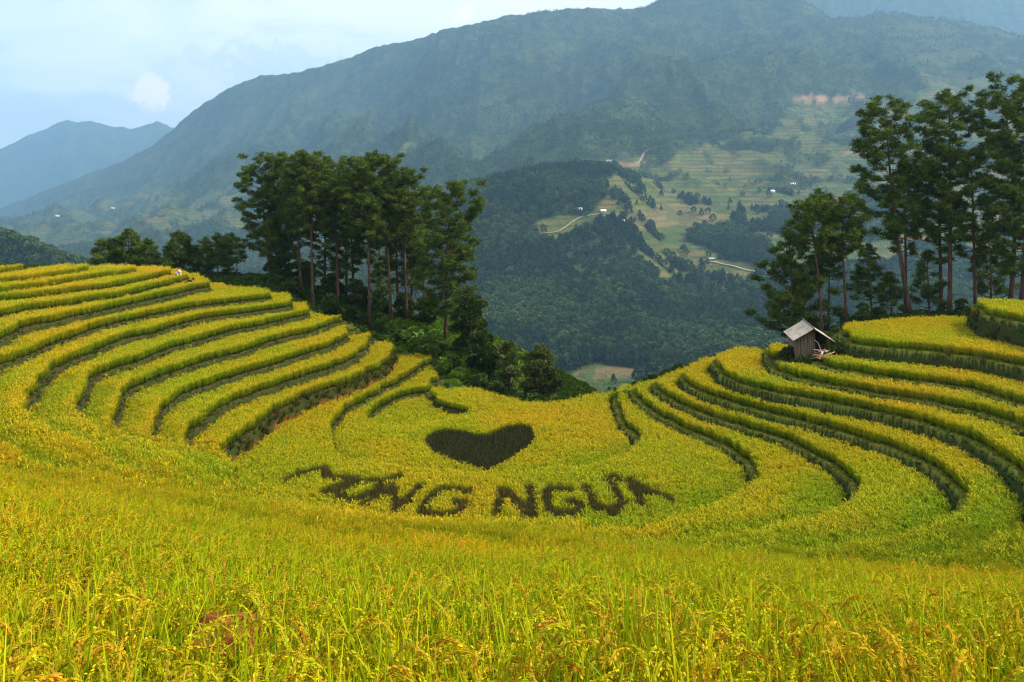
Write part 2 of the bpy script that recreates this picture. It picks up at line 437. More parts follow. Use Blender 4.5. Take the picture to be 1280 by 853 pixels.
EARTH = simple_mat('red_earth', [(.13, .038, .009), (.20, .062, .014), (.27, .090, .021)], 9, .95, .1, 0, .6)
for (ppx, pd, pr, ph), lab in zip(PATCH, ('largest bare red earth bank showing between the near rice plants', 'bare red earth bank among the near rice, right of the picture middle', 'smallest bare red earth bank peeping out among the near rice')):
    cx_ = (ppx - CX) / F * pd; cz_ = float(ground(cx_, pd + .1)); n_ = 40; lv = 14; rr_ = np.random.default_rng(int(ppx))
    an = np.arange(n_) * 2 * math.pi / n_; V = []
    for k in range(lv + 3):
        t = min(1, k / lv); sh = (1.25 - .25 * t) * (1 if k <= lv else (.72, .35)[k - lv - 1])
        ex = np.sign(np.cos(an)) * np.abs(np.cos(an)) ** .45 * pr * sh; ey = np.sign(np.sin(an)) * np.abs(np.sin(an)) ** .45 * .26 * sh
        w_ = 1 + (vnoise(an * 3 + ppx, an * 0 + k * .6, 5) - .5) * .16 + (vnoise(np.cos(an) * 4 + 50, np.sin(an) * 4 + k * .9 + 50, 6) - .5) * .14
        V.append(np.c_[ex * w_, ey * w_, -.25 + (ph + .25) * t + (vnoise(np.cos(an) * 2 + 9, np.sin(an) * 2 + 9, 7) - .5) * .10 * t + (.02 * (k - lv) if k > lv else 0)])
    i_ = (np.arange(lv + 2)[:, None] * n_ + np.arange(n_)[None]); j_ = (np.arange(lv + 2)[:, None] * n_ + (np.arange(n_)[None] + 1) % n_)
    o = mobj('earth_bank', np.vstack(V), [np.stack([i_, j_, j_ + n_, i_ + n_], -1).reshape(-1, 4), (np.arange(n_) + (lv + 2) * n_)[None]], EARTH, None, True)
    o.location = (cx_, pd + .14, cz_); tag(o, lab, 'earth bank', 'bare earth banks in the near rice')
# ================================================================ valley and mountains, one sheet out to the horizon
SKY1 = [(-400,312),(-200,290),(0,262),(40,247),(100,222),(150,203),(190,183),(225,155),(245,140),(260,128),(285,110),(300,104),(325,97),(350,98),(365,93),(380,88),(420,78),(450,68),(480,60),(500,55),(525,47),(540,42),(560,37),(570,35),(600,32),(640,22),(670,19),(700,18),(750,13),(790,12),(810,4),(830,-6),(870,-22),(920,-30),(980,-20),(1010,10),(1040,30),(1075,25),(1095,17),(1120,17),(1150,24),(1200,27),(1240,38),(1280,50),(1400,85),(1700,110)]
SKY2 = [(-400,260),(-100,215),(-20,192),(0,187),(20,180),(40,170),(60,163),(85,154),(97,156),(115,152),(135,157),(150,160),(165,162),(180,158),(195,154),(208,157),(225,168),(260,185),(320,205),(450,200),(700,80),(900,-10),(1000,-22),(1100,-25),(1200,-24),(1280,-18),(1500,0),(1700,20)]
COLS = [-400,0,105,200,300,450,600,680,770,850,950,1100,1280,1700]
NODE = [ # r,py for n3..n10 ; skyline distance last
 [(700,420),(760,380),(800,330),(1000,400),(3000,350),(3800,338),(4300,345),(5500,325),6500],
 [(680,400),(730,350),(780,303),(1000,380),(3200,320),(4200,292),(4600,296),(5500,275),6300],
 [(680,420),(730,380),(780,342),(1000,390),(3200,300),(4200,262),(4600,265),(5400,238),6000],
 [(700,430),(900,400),(1200,375),(1500,365),(3000,300),(4000,235),(4500,236),(5200,205),5700],
 [(700,440),(1000,400),(1400,355),(1700,345),(2900,280),(3800,190),(4300,192),(4900,145),5300],
 [(700,480),(1000,400),(1300,340),(1600,315),(2500,260),(3500,150),(4000,148),(4600,100),4900],
 [(740,470),(1050,350),(1450,226),(1650,240),(1950,236),(2200,216),(2700,208),(3500,120),4600],
 [(740,465),(1050,345),(1500,207),(1700,216),(2100,196),(2450,170),(2950,164),(3700,85),4500],
 [(740,462),(1050,342),(1500,214),(1700,214),(2200,180),(2800,124),(3300,119),(3900,60),4400],
 [(740,460),(1000,390),(1300,310),(1600,258),(2100,205),(3100,85),(3500,80),(3900,35),4300],
 [(740,450),(1000,380),(1300,310),(1600,260),(2200,205),(3400,60),(3700,50),(4000,10),4300],
 [(740,440),(1000,370),(1300,310),(1600,265),(2200,200),(2900,105),(3200,70),(3500,42),3850],
 [(740,440),(1000,370),(1300,310),(1600,265),(2200,190),(2800,115),(3100,88),(3400,65),3700],
 [(740,440),(1000,380),(1300,330),(1600,290),(2200,230),(2800,170),(3100,150),(3400,130),3700]]
def zof(r, py): return (HZ - py) / F * r
mcol = np.arange(-430, 1712, 1.8)
mr = 118 * 1.0072 ** np.arange(0, 630)
mr = mr[mr < 10400]
kr = []; kz = []
for c, nd in zip(COLS, NODE):
    s1 = np.interp(c, *zip(*SKY1)); s2 = np.interp(c, *zip(*SKY2))
    rs = nd[-1]; zs = zof(rs, s1)
    far = 9400 if c < 700 else 5800
    R = [110, 330, 600] + [a for a, b in nd[:-1]] + [rs, rs + 700, (rs + far) / 2 + 220, far, far + 1000]
    Zk = [-72, -135, -163] + [zof(a, b) for a, b in nd[:-1]] + [zs, zs - 260, min(zs - 350, 0), zof(far, s2), zof(far, s2) - 500]
    kr.append(R); kz.append(Zk)
kr = np.array(kr, float); kz = np.array(kz, float)
def cols_interp(A):
    out = np.empty((A.shape[1], len(mcol)))
    for k in range(A.shape[1]):
        # smooth monotone interpolation between columns
        i = np.clip(np.searchsorted(COLS, mcol, 'right') - 1, 0, len(COLS) - 2)
        c0 = np.array(COLS)[i]; c1 = np.array(COLS)[i + 1]; t = np.clip((mcol - c0) / (c1 - c0), 0, 1)
        t = t * .5 + .5 * t * t * (3 - 2 * t)
        out[k] = A[i, k] * (1 - t) + A[i + 1, k] * t
    return out
KR = cols_interp(kr); KZ = cols_interp(kz)
ns = 11
KZ[ns] = (HZ - np.interp(mcol, *zip(*SKY1))) / F * KR[ns]
KZ[ns + 3] = (HZ - np.interp(mcol, *zip(*SKY2))) / F * KR[ns + 3]
MZ = np.empty((len(mr), len(mcol)))
for j in range(len(mcol)):
    R, Zk = KR[:, j], KZ[:, j]
    # pchip slopes
    h = np.diff(R); dl = np.diff(Zk) / h
    m_ = np.zeros(len(R))
    ok = dl[:-1] * dl[1:] > 0
    w1 = 2 * h[1:] + h[:-1]; w2 = h[1:] + 2 * h[:-1]
    with np.errstate(divide='ignore', invalid='ignore'):
        m_[1:-1] = np.where(ok, (w1 + w2) / (w1 / dl[:-1] + w2 / dl[1:]), 0)
    m_[0] = dl[0]; m_[-1] = dl[-1]
    i = np.clip(np.searchsorted(R, mr, 'right') - 1, 0, len(R) - 2)
    t = np.clip((mr - R[i]) / h[i], 0, 1)
    MZ[:, j] = (Zk[i] * (1 + 2 * t) * (1 - t) ** 2 + m_[i] * h[i] * t * (1 - t) ** 2 + Zk[i + 1] * t * t * (3 - 2 * t) + m_[i + 1] * h[i] * t * t * (t - 1))
MC, MR = np.meshgrid(mcol, mr)
MX = (MC - CX) / F * MR; MY = MR
rid = fbm(MX / 900 + 3, MY / 900, 6, 21, True) - .62
rid2 = fbm(MX / 260, MY / 330 + 5, 5, 31, True) - .62
fine = fbm(MX / 45, MY / 45, 3, 41) - .5
skyr = KR[ns][None, :]
atsky = np.exp(-((MR - skyr) / (.10 * skyr)) ** 2)
far_ = np.exp(-((MR - KR[ns + 3][None, :]) / 900) ** 2)
amp = sstep(1100, 3200, MR) * 340 * (1 - .88 * atsky) * (1 - .75 * far_) + sstep(650, 1100, MR) * 14
MZ = MZ + rid * amp + rid2 * amp * .40 + fine * (4 + amp * .05) * sstep(500, 900, MR)
MZ = MZ + (vnoise(MC / 5, MR * 0 + 3, 77) - .5) * 9 * atsky * sstep(1500, 3000, MR) + (vnoise(MC / 11, MR * 0 + 8, 78) - .5) * 20 * far_ * (MR > 7000)

def mount_z(x, y):
    c = (np.asarray(x) / np.asarray(y) * F + CX - mcol[0]) / 1.8
    f = np.log(np.asarray(y) / mr[0]) / math.log(1.0072)
    c = np.clip(c, 0, len(mcol) - 1.001); f = np.clip(f, 0, len(mr) - 1.001)
    i = c.astype(int); j = f.astype(int); a = c - i; b = f - j
    return (MZ[j, i] * (1 - a) + MZ[j, i + 1] * a) * (1 - b) + (MZ[j + 1, i] * (1 - a) + MZ[j + 1, i + 1] * a) * b
def on_mount(px, py, d0=400, d1=9000):
    d = d0 * 1.0015 ** np.arange(0, int(math.log(d1 / d0) / math.log(1.0015)))
    z = mount_z((px - CX) / F * d, d)
    hit = np.nonzero(z >= (HZ - py) / F * d)[0]
    k = hit[0] if len(hit) else len(d) - 1
    return np.array([(px - CX) / F * d[k], d[k], z[k]])

# ---- land cover of the far slopes: which ground is farmed, which is wood
MPY = HZ - MZ / MR * F
FARM = [
 ([(590,305),(640,285),(735,262),(752,240),(775,205),(830,188),(890,182),(912,215),(935,268),(915,285),(868,300),(905,330),(950,340),(945,352),(880,356),(825,350),(798,322),(768,292),(720,294),(640,310),(600,322)], 700, 3000, 1.0),
 ([(930,292),(905,235),(885,190),(960,158),(985,128),(1060,115),(1100,138),(1180,98),(1290,92),(1290,330),(1100,330),(960,345),(965,310)], 700, 3300, .95),
 ([(1150,60),(1290,60),(1290,110),(1150,110)], 2000, 3600, .6),
 ([(15,290),(60,262),(140,243),(180,237),(300,240),(300,300),(180,310),(60,312)], 2500, 5000, .8),
 ([(480,196),(512,180),(522,184),(500,197)], 2500, 5000, .9),
 ([(684,470),(745,452),(812,458),(812,500),(684,515)], 450, 900, 1.0),
 ([(600,285),(640,240),(600,225),(560,255)], 1500, 3000, .35)]
farm = np.zeros_like(MZ)
wob = (fbm(MX / 60, MY / 60, 3, 61) - .5)
for poly, r0, r1, a in FARM:
    p = [(x, y) for x, y in poly]
    box = (MR > r0) & (MR < r1)
    ip = in_poly(MC, MPY, p); dd = poly_dist(MC, MPY, p); dd = np.where(ip, dd, -dd) + wob * 22
    farm = np.maximum(farm, a * box * sstep(-3, 5, dd))
strip = fbm(MX / 75, MY / 75 + 9, 3, 71)
farm = farm * (1 - .95 * sstep(.50, .58, strip) * (MR > 1000))
EARTH = [([(993,123),(1012,119),(1035,121),(1034,127),(1012,129)],1.),([(1040,122),(1080,120),(1080,124),(1046,128)],.9),([(735,203),(800,203),(800,208),(735,207)],.8),([(1050,190),(1076,186),(1078,191),(1052,194)],.7),
 ([(752,266),(832,256),(878,254),(908,282),(880,287),(845,283),(800,289),(758,275)],.2),([(745,460),(790,458),(792,472),(742,474)],.25)]
earth = np.zeros_like(MZ)
for poly, a in EARTH:
    ip = in_poly(MC, MPY, poly); dd = poly_dist(MC, MPY, poly); dd = np.where(ip, dd, -dd) + wob * 5
    earth = np.maximum(earth, a * (MR > 500) * (MR < 3600) * sstep(-1.2, 1.0, dd))

def mat_mount():
    m, nt, b = new_mat('mountain_cover'); q = NB(nt)
    fm = q.mathn('MULTIPLY', q.attr('farm').outputs['Fac'], .85); ea = q.attr('earth').outputs['Fac']
    n1 = q.noise(.02, 6, .65); n2 = q.noise(.11, 4, .65); n3 = q.noise(.0035, 4, .6)
    wood = q.ramp(n2, [(.3, (.008, .018, .008)), (.5, (.019, .034, .012)), (.72, (.046, .068, .022))])
    wood = q.mix(q.rng(n1, .42, .66), wood, q.mix(n2, (.030, .052, .016), (.080, .110, .034)))
    wood = q.mix(q.mathn('MULTIPLY', q.rng(n3, .50, .66), .55), wood, (.085, .105, .040))
    # small plots, each with its own crop, banded along the contour
    sx = q.n('ShaderNodeSeparateXYZ'); q.l(q.pos(), sx.inputs[0])
    cb = q.n('ShaderNodeCombineXYZ'); q.l(q.mathn('MULTIPLY', sx.outputs[0], .017), cb.inputs[0]); q.l(q.mathn('MULTIPLY', sx.outputs[1], .013), cb.inputs[1])
    q.l(q.mathn('MULTIPLY', sx.outputs[2], .075), cb.inputs[2])
    vo = q.n('ShaderNodeTexVoronoi'); vo.inputs['Scale'].default_value = 1.0; q.l(cb.outputs[0], vo.inputs['Vector'])
    sc = q.n('ShaderNodeSeparateColor'); q.l(vo.outputs['Color'], sc.inputs[0])
    plot = q.ramp(sc.outputs[0], [(.05, (.060, .095, .024)), (.25, (.140, .150, .036)), (.42, (.085, .115, .030)), (.6, (.20, .165, .060)), (.75, (.075, .110, .028)), (.9, (.22, .14, .065)), (1.0, (.12, .15, .04))])
    zz = q.mathn('ADD', q.mathn('MULTIPLY', sx.outputs[2], .62), q.mathn('MULTIPLY', n1, 4.0))
    band = q.rng(q.mathn('SINE', zz), .1, .9)
    plot = q.mix(q.mathn('MULTIPLY', band, .72), plot, (.055, .085, .022))
    plot = q.mix(q.rng(n2, .55, .72), plot, (.05, .08, .02))
    col = q.mix(fm, wood, plot)
    col = q.mix(ea, col, q.mix(n2, (.28, .155, .085), (.38, .24, .14)))
    q.l(col, b.inputs['Base Color']); b.inputs['Roughness'].default_value = 1.0; b.inputs['Specular IOR Level'].default_value = .05
    bp = q.n('ShaderNodeBump'); bp.inputs['Strength'].default_value = 1.0; bp.inputs['Distance'].default_value = 9.0
    q.l(q.mathn('ADD', n2, n1), bp.inputs['Height']); q.l(bp.outputs[0], b.inputs['Normal'])
    return m
a_, b_ = MZ.shape
mi = np.arange(a_ * b_).reshape(a_, b_)
mq = np.stack([mi[:-1, :-1], mi[:-1, 1:], mi[1:, 1:], mi[1:, :-1]], -1).reshape(-1, 4)
mountains = mobj('mountains', np.c_[MX.ravel(), MY.ravel(), MZ.ravel()], [mq], mat_mount(), None, True, {'farm': farm.ravel(), 'earth': earth.ravel()})
tag(mountains, 'wooded valley and hazy mountain ridges beyond the terraces', 'mountains', None, 'structure')

# ---- dirt roads on the far slope
road_mat = simple_mat('pale_dirt', [(.24, .18, .10), (.36, .28, .17)], .05, .95)
def road(px_pts, wid):
    P = np.array([on_mount(px, py)[:2] for px, py in px_pts])
    S = smooth_line(P, 6)
    T = np.gradient(S, axis=0); T /= np.linalg.norm(T, axis=1)[:, None] + 1e-9
    Nn = np.c_[-T[:, 1], T[:, 0]] * wid / 2
    V = []
    for s_ in (-1, 1):
        Q = S + s_ * Nn
        V.append(np.c_[Q, np.maximum(mount_z(Q[:, 0], Q[:, 1]), mount_z(S[:, 0], S[:, 1])) + 1.0])
    n = len(S); i = np.arange(n - 1)
    o = mobj('dirt_road', np.vstack(V), [np.c_[i, i + 1, i + 1 + n, i + n]], road_mat, None, True)
    tag(o, 'pale dirt track winding across the far slope', 'road', None, 'structure')
road([(884,327),(898,330),(918,334),(936,339),(956,343),(975,347)], 5)
road([(612,302),(650,295),(690,292),(705,286),(725,273),(752,268)], 3)
road([(740,206),(790,204),(802,198),(808,190),(822,184)], 5)
# ================================================================ rice
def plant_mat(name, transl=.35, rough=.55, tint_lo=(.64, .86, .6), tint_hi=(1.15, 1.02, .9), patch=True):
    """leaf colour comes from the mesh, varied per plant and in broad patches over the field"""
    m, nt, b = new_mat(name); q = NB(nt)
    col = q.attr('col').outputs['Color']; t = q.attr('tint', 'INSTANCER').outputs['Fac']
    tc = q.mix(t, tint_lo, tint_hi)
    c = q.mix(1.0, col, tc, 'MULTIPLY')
    if patch:
        n = q.noise(.09, 4, .62)
        c = q.mix(1.0, c, q.mix(q.rng(n, .36, .66), (.78, 1.03, .8), (1.06, 1.0, .9)), 'MULTIPLY')
    q.l(c, b.inputs['Base Color']); b.inputs['Roughness'].default_value = rough; b.inputs['Specular IOR Level'].default_value = .06
    tr = q.n('ShaderNodeBsdfTranslucent'); q.l(c, tr.inputs['Color'])
    mx = q.n('ShaderNodeMixShader'); mx.inputs[0].default_value = transl
    q.l(b.outputs[0], mx.inputs[1]); q.l(tr.outputs[0], mx.inputs[2])
    q.l(mx.outputs[0], nt.nodes['Material Output'].inputs['Surface'])
    return m

def blades(base, az, lean, curve, length, width, segs, c0, c1, twist=None):
    """many leaf blades at once -> V, quads, colours. base (n,3)"""
    n = len(base); t = np.linspace(0, 1, segs + 1)
    d = np.c_[np.cos(az), np.sin(az), np.zeros(n)]; s = np.c_[-np.sin(az), np.cos(az), np.zeros(n)]
    if twist is not None:
        s = s * np.cos(twist)[:, None] + d * np.sin(twist)[:, None]
    hor = (lean[:, None] * t + curve[:, None] * t ** 2.2) * length[:, None]
    ver = (t - .55 * np.clip(curve[:, None], 0, 2) * t ** 2.6) * length[:, None] * np.sqrt(np.clip(1 - (lean[:, None] * .6) ** 2, .2, 1))
    cen = base[:, None, :] + d[:, None, :] * hor[..., None] + np.array([0, 0, 1.]) * ver[..., None]
    w = width[:, None] * (np.array([.75, 1.0, .85, .5, .3, .2])[:segs + 1] if segs > 2 else np.array([.8, 1.0, .3])[:segs + 1]) * .5
    w[:, -1] = width * .06
    V = np.stack([cen - s[:, None, :] * w[..., None], cen + s[:, None, :] * w[..., None]], 2).reshape(-1, 3)
    k = np.arange(n)[:, None] * (segs + 1) * 2 + np.arange(segs)[None] * 2
    Fq = np.stack([k, k + 1, k + 3, k + 2], -1).reshape(-1, 4)
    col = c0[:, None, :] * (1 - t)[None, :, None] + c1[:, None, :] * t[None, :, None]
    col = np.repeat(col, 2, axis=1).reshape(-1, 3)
    return V, Fq, np.c_[col, np.ones(len(col))]

def lerp_cols(stops, u):
    u = np.clip(u, 0, 1) * (len(stops) - 1); i = np.minimum(u.astype(int), len(stops) - 2); f = (u - i)[:, None]
    S = np.array(stops); return S[i] * (1 - f) + S[i + 1] * f

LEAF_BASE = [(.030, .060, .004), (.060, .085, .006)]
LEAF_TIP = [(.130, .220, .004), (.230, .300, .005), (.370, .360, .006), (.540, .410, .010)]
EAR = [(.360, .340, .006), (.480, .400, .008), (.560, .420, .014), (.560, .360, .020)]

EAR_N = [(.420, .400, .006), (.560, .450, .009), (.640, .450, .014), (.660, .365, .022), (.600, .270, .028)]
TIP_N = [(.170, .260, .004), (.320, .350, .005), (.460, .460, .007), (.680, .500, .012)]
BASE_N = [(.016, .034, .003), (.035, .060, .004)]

def rice_hill(seed, near):
    r = np.random.default_rng(seed); V, Q, K = [], [], []; nv = 0
    def put(v, q_, k):
        nonlocal nv
        V.append(v); Q.append(q_ + nv); K.append(k); nv += len(v)
    nl = 32 if near else 22
    az = r.uniform(0, 2 * math.pi, nl); rad = r.uniform(0, .06 if near else .09, nl)
    base = np.c_[np.cos(az) * rad, np.sin(az) * rad, np.zeros(nl)]
    drop = r.random(nl) < .12
    put(*blades(base, az + r.normal(0, .5, nl), r.uniform(.02, .26, nl), np.where(drop, r.uniform(.3, .7, nl), r.uniform(0, .16, nl)), r.uniform(.62, 1.08, nl) if near else r.uniform(.55, .92, nl),
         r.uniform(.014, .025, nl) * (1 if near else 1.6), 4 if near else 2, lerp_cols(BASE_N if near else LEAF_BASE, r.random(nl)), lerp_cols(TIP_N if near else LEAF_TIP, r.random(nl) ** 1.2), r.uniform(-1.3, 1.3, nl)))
    ne = 10
    for e in range(ne):
        a = r.uniform(0, 2 * math.pi); st = r.uniform(.02, .14); h = r.uniform(.60, .82); arc = r.uniform(.20, .32)
        d = np.array([math.cos(a), math.sin(a), 0]); s = np.array([-d[1], d[0], 0])
        t = np.linspace(0, 1, 8); th = t * r.uniform(1.7, 2.8)
        P = d * (st + arc * .60 * (1 - np.cos(th)) / 1.6)[:, None] + np.array([0, 0, 1.]) * (h + arc * .62 * np.sin(th))[:, None] + s * (r.normal(0, .05) * t ** 2)[:, None]
        c = lerp_cols(EAR_N if near else EAR, np.array([r.random()]))[0]
        if near:
            for rep in range(2):      # stalk, two crossed ribbons
                sv = s if rep == 0 else np.cross(s, np.array([0, 0, 1.])) * .7 + np.array([0, 0, .7])
                full = np.vstack([d * .01, d * st * .6 + [0, 0, h * .6], P]); ww = np.r_[.004, .004, np.full(7, .0045), .002]
                Vs = np.stack([full - sv * ww[:, None], full + sv * ww[:, None]], 1).reshape(-1, 3); k = np.arange(len(full) - 1) * 2
                cc = np.vstack([np.tile([.12, .17, .008], (4, 1)), np.tile(c * .8, (len(Vs) - 4, 1))]); put(Vs, np.c_[k, k + 1, k + 3, k + 2], np.c_[cc, np.ones(len(cc))])
            # grains hang in a thin brush along the bent ear
            ng = 64; tg = r.uniform(.10, 1, ng) ** .8; i = np.minimum((tg * 7).astype(int), 6); f = (tg * 7 - i)[:, None]
            tan = P[i + 1] - P[i]; tan /= np.linalg.norm(tan, axis=1)[:, None]
            ctr_ = P[i] * (1 - f) + P[i + 1] * f + r.normal(0, .0055, (ng, 3)) - np.array([0, 0, .010]) * r.random((ng, 1))
            g1 = tan * .9 + r.normal(0, .30, (ng, 3)) + np.array([0, 0, -.35]); g1 /= np.linalg.norm(g1, axis=1)[:, None]
            g2 = np.cross(g1, r.normal(0, 1, (ng, 3))); g2 /= np.linalg.norm(g2, axis=1)[:, None]
            Lg, Wg = .0100, .0042
            Vg = np.stack([ctr_ - g1 * Lg, ctr_ + g2 * Wg, ctr_ + g1 * Lg, ctr_ - g2 * Wg], 1).reshape(-1, 3)
            k = np.arange(ng) * 4; cg = np.repeat(c[None] * r.uniform(.75, 1.25, (ng, 1)), 4, 0)
            put(Vg, np.c_[k, k + 1, k + 2, k + 3], np.c_[cg, np.ones(len(cg))])
        else:
            full = P[[0, 2, 5, 7]]; ww = np.array([.007, .015, .016, .006])
            tw = r.uniform(-1, 1); sv = s * math.cos(tw) + d * math.sin(tw)
            Vs = np.stack([full - sv * ww[:, None], full + sv * ww[:, None]], 1).reshape(-1, 3); k = np.arange(3) * 2
            put(Vs, np.c_[k, k + 1, k + 3, k + 2], np.c_[np.tile(c, (len(Vs), 1)) * np.repeat(r.uniform(.8, 1.15, (4, 1)), 2, 0), np.ones(len(Vs))])
    return mobj('rice_hill', np.vstack(V), [np.vstack(Q)], RICE, attrs={'col': np.vstack(K)}, link=False)
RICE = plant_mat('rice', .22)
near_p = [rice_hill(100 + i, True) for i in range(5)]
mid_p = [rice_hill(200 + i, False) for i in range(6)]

# ---- what is not rice: the planted heart and the letters
def on_plane_crop(px, py, h): # top of plants of height h standing on the hill
    return on_hill(px, py, h)[:2]
HEART = [(530,550),(538,541),(559,536),(580,538.5),(606,542.5),(627,534),(646,530),(660,531.5),(668,540),(668,554),(656,563),(635,576),(610,587),(593,584),(568,577),(542,565),(532,557)]
heart_xy = smooth_line(np.array([on_plane_crop(px, py, .62) for px, py in HEART + HEART[:1]]), .3)
LETTERS = {
 'M': [[(358,598),(381,590),(404,584)],[(404,584),(411,597)],[(411,597),(430,597),(447,598)],[(447,598),(425,606),(401,616)]],
 'O': [[(420,617),(433,609),(450,602),(463,600),(477,604),(470,611),(449,621),(431,623),(420,617)],[(479,601),(490,597),(500,593)]],
 'N': [[(455,630),(472,619),(490,607)],[(490,607),(496,636)],[(496,636),(511,621),(524,607)]],
 'G': [[(586,614),(570,611),(552,612),(537,622),(528,638),(552,642),(570,640),(581,629),(568,627)]],
 'N.': [[(620,642),(627,612)],[(632,613),(647,626),(661,642)],[(666,642),(663,609)]],
 'G.': [[(713,611),(699,610),(685,612),(684,624),(688,637),(705,640),(722,638),(725,629),(712,626)]],
 'U': [[(733,608),(738,620),(745,632),(762,635),(777,630),(769,614),(761,598)],[(761,598),(769,595),(775,599)],[(766,641),(770,641)]],
 'A': [[(801,629),(793,613),(787,598)],[(788,601),(812,612),(838,622)],[(796,617),(812,613)]]}
def stroke_xy(st): return smooth_line(np.array([on_plane_crop(px, py, .70) for px, py in st]), .12)
LXY = {k: [stroke_xy(s_) for s_ in v] for k, v in LETTERS.items()}
SW = .40      # half width of a planted stroke

def dark_mask(x, y):
    m = in_poly(x, y, heart_xy)
    allp = np.vstack([s_ for v in LXY.values() for s_ in v])
    near_ = (y < 64) & (y > 35) & (np.abs(x) < 22)
    ii = np.nonzero(near_ & ~m)[0]
    for c in range(0, len(ii), 4000):
        k = ii[c:c + 4000]
        dd = (((x[k, None] - allp[None, :, 0]) / .32) ** 2 + ((y[k, None] - allp[None, :, 1]) / .56) ** 2).min(1)
        m[k] |= dd < 1
    return m

HUT = on_hill(1010, 446)
def jgrid(x0, x1, y0, y1, s, r):
    a, b = np.meshgrid(np.arange(x0, x1, s), np.arange(y0, y1, s))
    return (a + r.uniform(-.42, .42, a.shape) * s).ravel(), (b + r.uniform(-.42, .42, b.shape) * s).ravel()
def in_view(x, y, m=4.0): return (np.abs(x) < .66 * y + m)

def rice_points(y0, y1, s, r):
    x, y = jgrid(-78, 78, y0, y1, s, r)
    k = in_view(x, y); x, y = x[k], y[k]
    ok = (gsample(dF, x, y) > .15) & (gsample(tt, x, y) < 0) & (gsample(up, x, y) > np.where(x > 4, .50, .14)) & (gsample(foot, x, y) > np.where(x > 4, .12, .0))
    ok &= ((x - HUT[0]) ** 2 / 3.6 ** 2 + (y - HUT[1]) ** 2 / 3.0 ** 2) > 1
    for ppx, pd, pr, ph in PATCH: ok &= ~((np.abs(x - (ppx - CX) / F * pd) < pr * 1.15) & (np.abs(y - pd - .14) < .30))
    for ppx, pd, pr, ph in PATCH:          # few plants right in front of the bare earth
        ok &= ~((np.abs(x - (ppx - CX) / F * pd) < pr * 1.2) & (y > pd - 1.5) & (y < pd) & (r.random(len(x)) < .92))
    x, y = x[ok], y[ok]
    k = ~dark_mask(x, y); x, y = x[k], y[k]
    return x, y
r_ = np.random.default_rng(3)
xs, ys, ss = [], [], []; ids = []
for y0, y1, s, near, sc in [(1.4, 24, .285, True, 1.0), (24, 46, .225, True, 1.0), (46, 70, .215, False, .90), (70, 103, .235, False, .90)]:
    x, y = rice_points(y0, y1, s, r_)
    xs.append(x); ys.append(y); isn = r_.random(len(x)) < sstep(46, 25, y); ids.append(np.where(isn, r_.integers(0, 5, len(x)), 5 + r_.integers(0, 6, len(x)))); ss.append(sc * (1 + .36 * sstep(36, 8, y)))
x = np.concatenate(xs); y = np.concatenate(ys); ids = np.concatenate(ids); sc = np.concatenate(ss)
n = len(x)
sc = sc * r_.uniform(.86, 1.08, n) * (.93 + .14 * fbm(x / 1.1, y / 1.1, 2, 91))
sc = sc * (1 - .30 * gsample(hidden, x, y) * np.exp(-np.clip(gsample(foot, x, y), 0, 9) / 1.4) * (gsample(foot, x, y) < 8))
lodge = (fbm(x / 2.5, y / 2.5, 2, 95) - .5) * .5
rot = np.c_[r_.normal(0, .10, n) + lodge * .5, r_.normal(0, .10, n) + lodge * .4, r_.uniform(0, 6.283, n)]
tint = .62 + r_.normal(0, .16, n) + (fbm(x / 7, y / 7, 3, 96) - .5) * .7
tint = np.clip(tint - np.where(x > -12, .55, .6) * gsample(hidden, x, y) * np.exp(-np.clip(gsample(foot, x, y) - np.where(x > -12, 1.9, 1.0), 0, 9) / np.where(x > -12, .9, .5))  # greener edge plants; darker tint paints in crease shade at hidden bank feet
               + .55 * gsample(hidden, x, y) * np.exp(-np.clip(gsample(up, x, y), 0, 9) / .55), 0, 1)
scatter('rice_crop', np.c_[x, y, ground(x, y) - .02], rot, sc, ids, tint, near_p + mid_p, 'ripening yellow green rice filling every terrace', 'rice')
print('RICE', n)

# ---- the dark heart and the letters, planted in darker rice
DARK = simple_mat('dark_rice', [(.017, .020, .006), (.032, .036, .010), (.056, .060, .016)], 6, .8, .15)
DARK2 = simple_mat('dark_rice_purple', [(.034, .030, .008), (.065, .056, .012), (.115, .098, .018)], 6, .8, .15)
def dark_planting(name, x, y, h, mat, seed, nb=9):
    r = np.random.default_rng(seed); m = len(x) * nb
    bx = np.repeat(x, nb) + r.normal(0, .06, m); by = np.repeat(y, nb) + r.normal(0, .06, m)
    c = np.array([x.mean(), y.mean(), float(ground(x.mean(), y.mean()))])
    base = np.c_[bx, by, ground(bx, by)] - c
    k0 = np.ones((m, 3))
    V, Q, K = blades(base, r.uniform(0, 6.283, m), r.uniform(.03, .32, m), r.uniform(0, .35, m), h * r.uniform(.75, 1.2, m), r.uniform(.025, .05, m), 2, k0, k0, r.uniform(-1.4, 1.4, m))
    o = mobj(name, V, [Q], mat); o.location = c
    return o
hx, hy = jgrid(-20, 20, 45, 85, .17, r_)
k = in_poly(hx, hy, heart_xy)
tag(dark_planting('planted_heart', hx[k], hy[k], .66, DARK, 31), 'large dark brown heart of darker plants in the middle rice terrace', 'planted heart')
LLAB = {'M': 'dark planted letter M lying sideways, first letter of the upper word',
 'O': 'dark planted letter O with an accent, touching the letter M',
 'N': 'dark slanting letter N planted between the accented O and a G',
 'G': 'dark planted letter G that looks like an open ring, last of the first word',
 'N.': 'dark upright letter N planted below the heart, first of the second word',
 'G.': 'dark square letter G planted between an upright N and a hooked U',
 'U': 'dark planted letter U with a hook on top and a dot beneath',
 'A': 'dark planted letter A, last of the row, thin crossbar'}
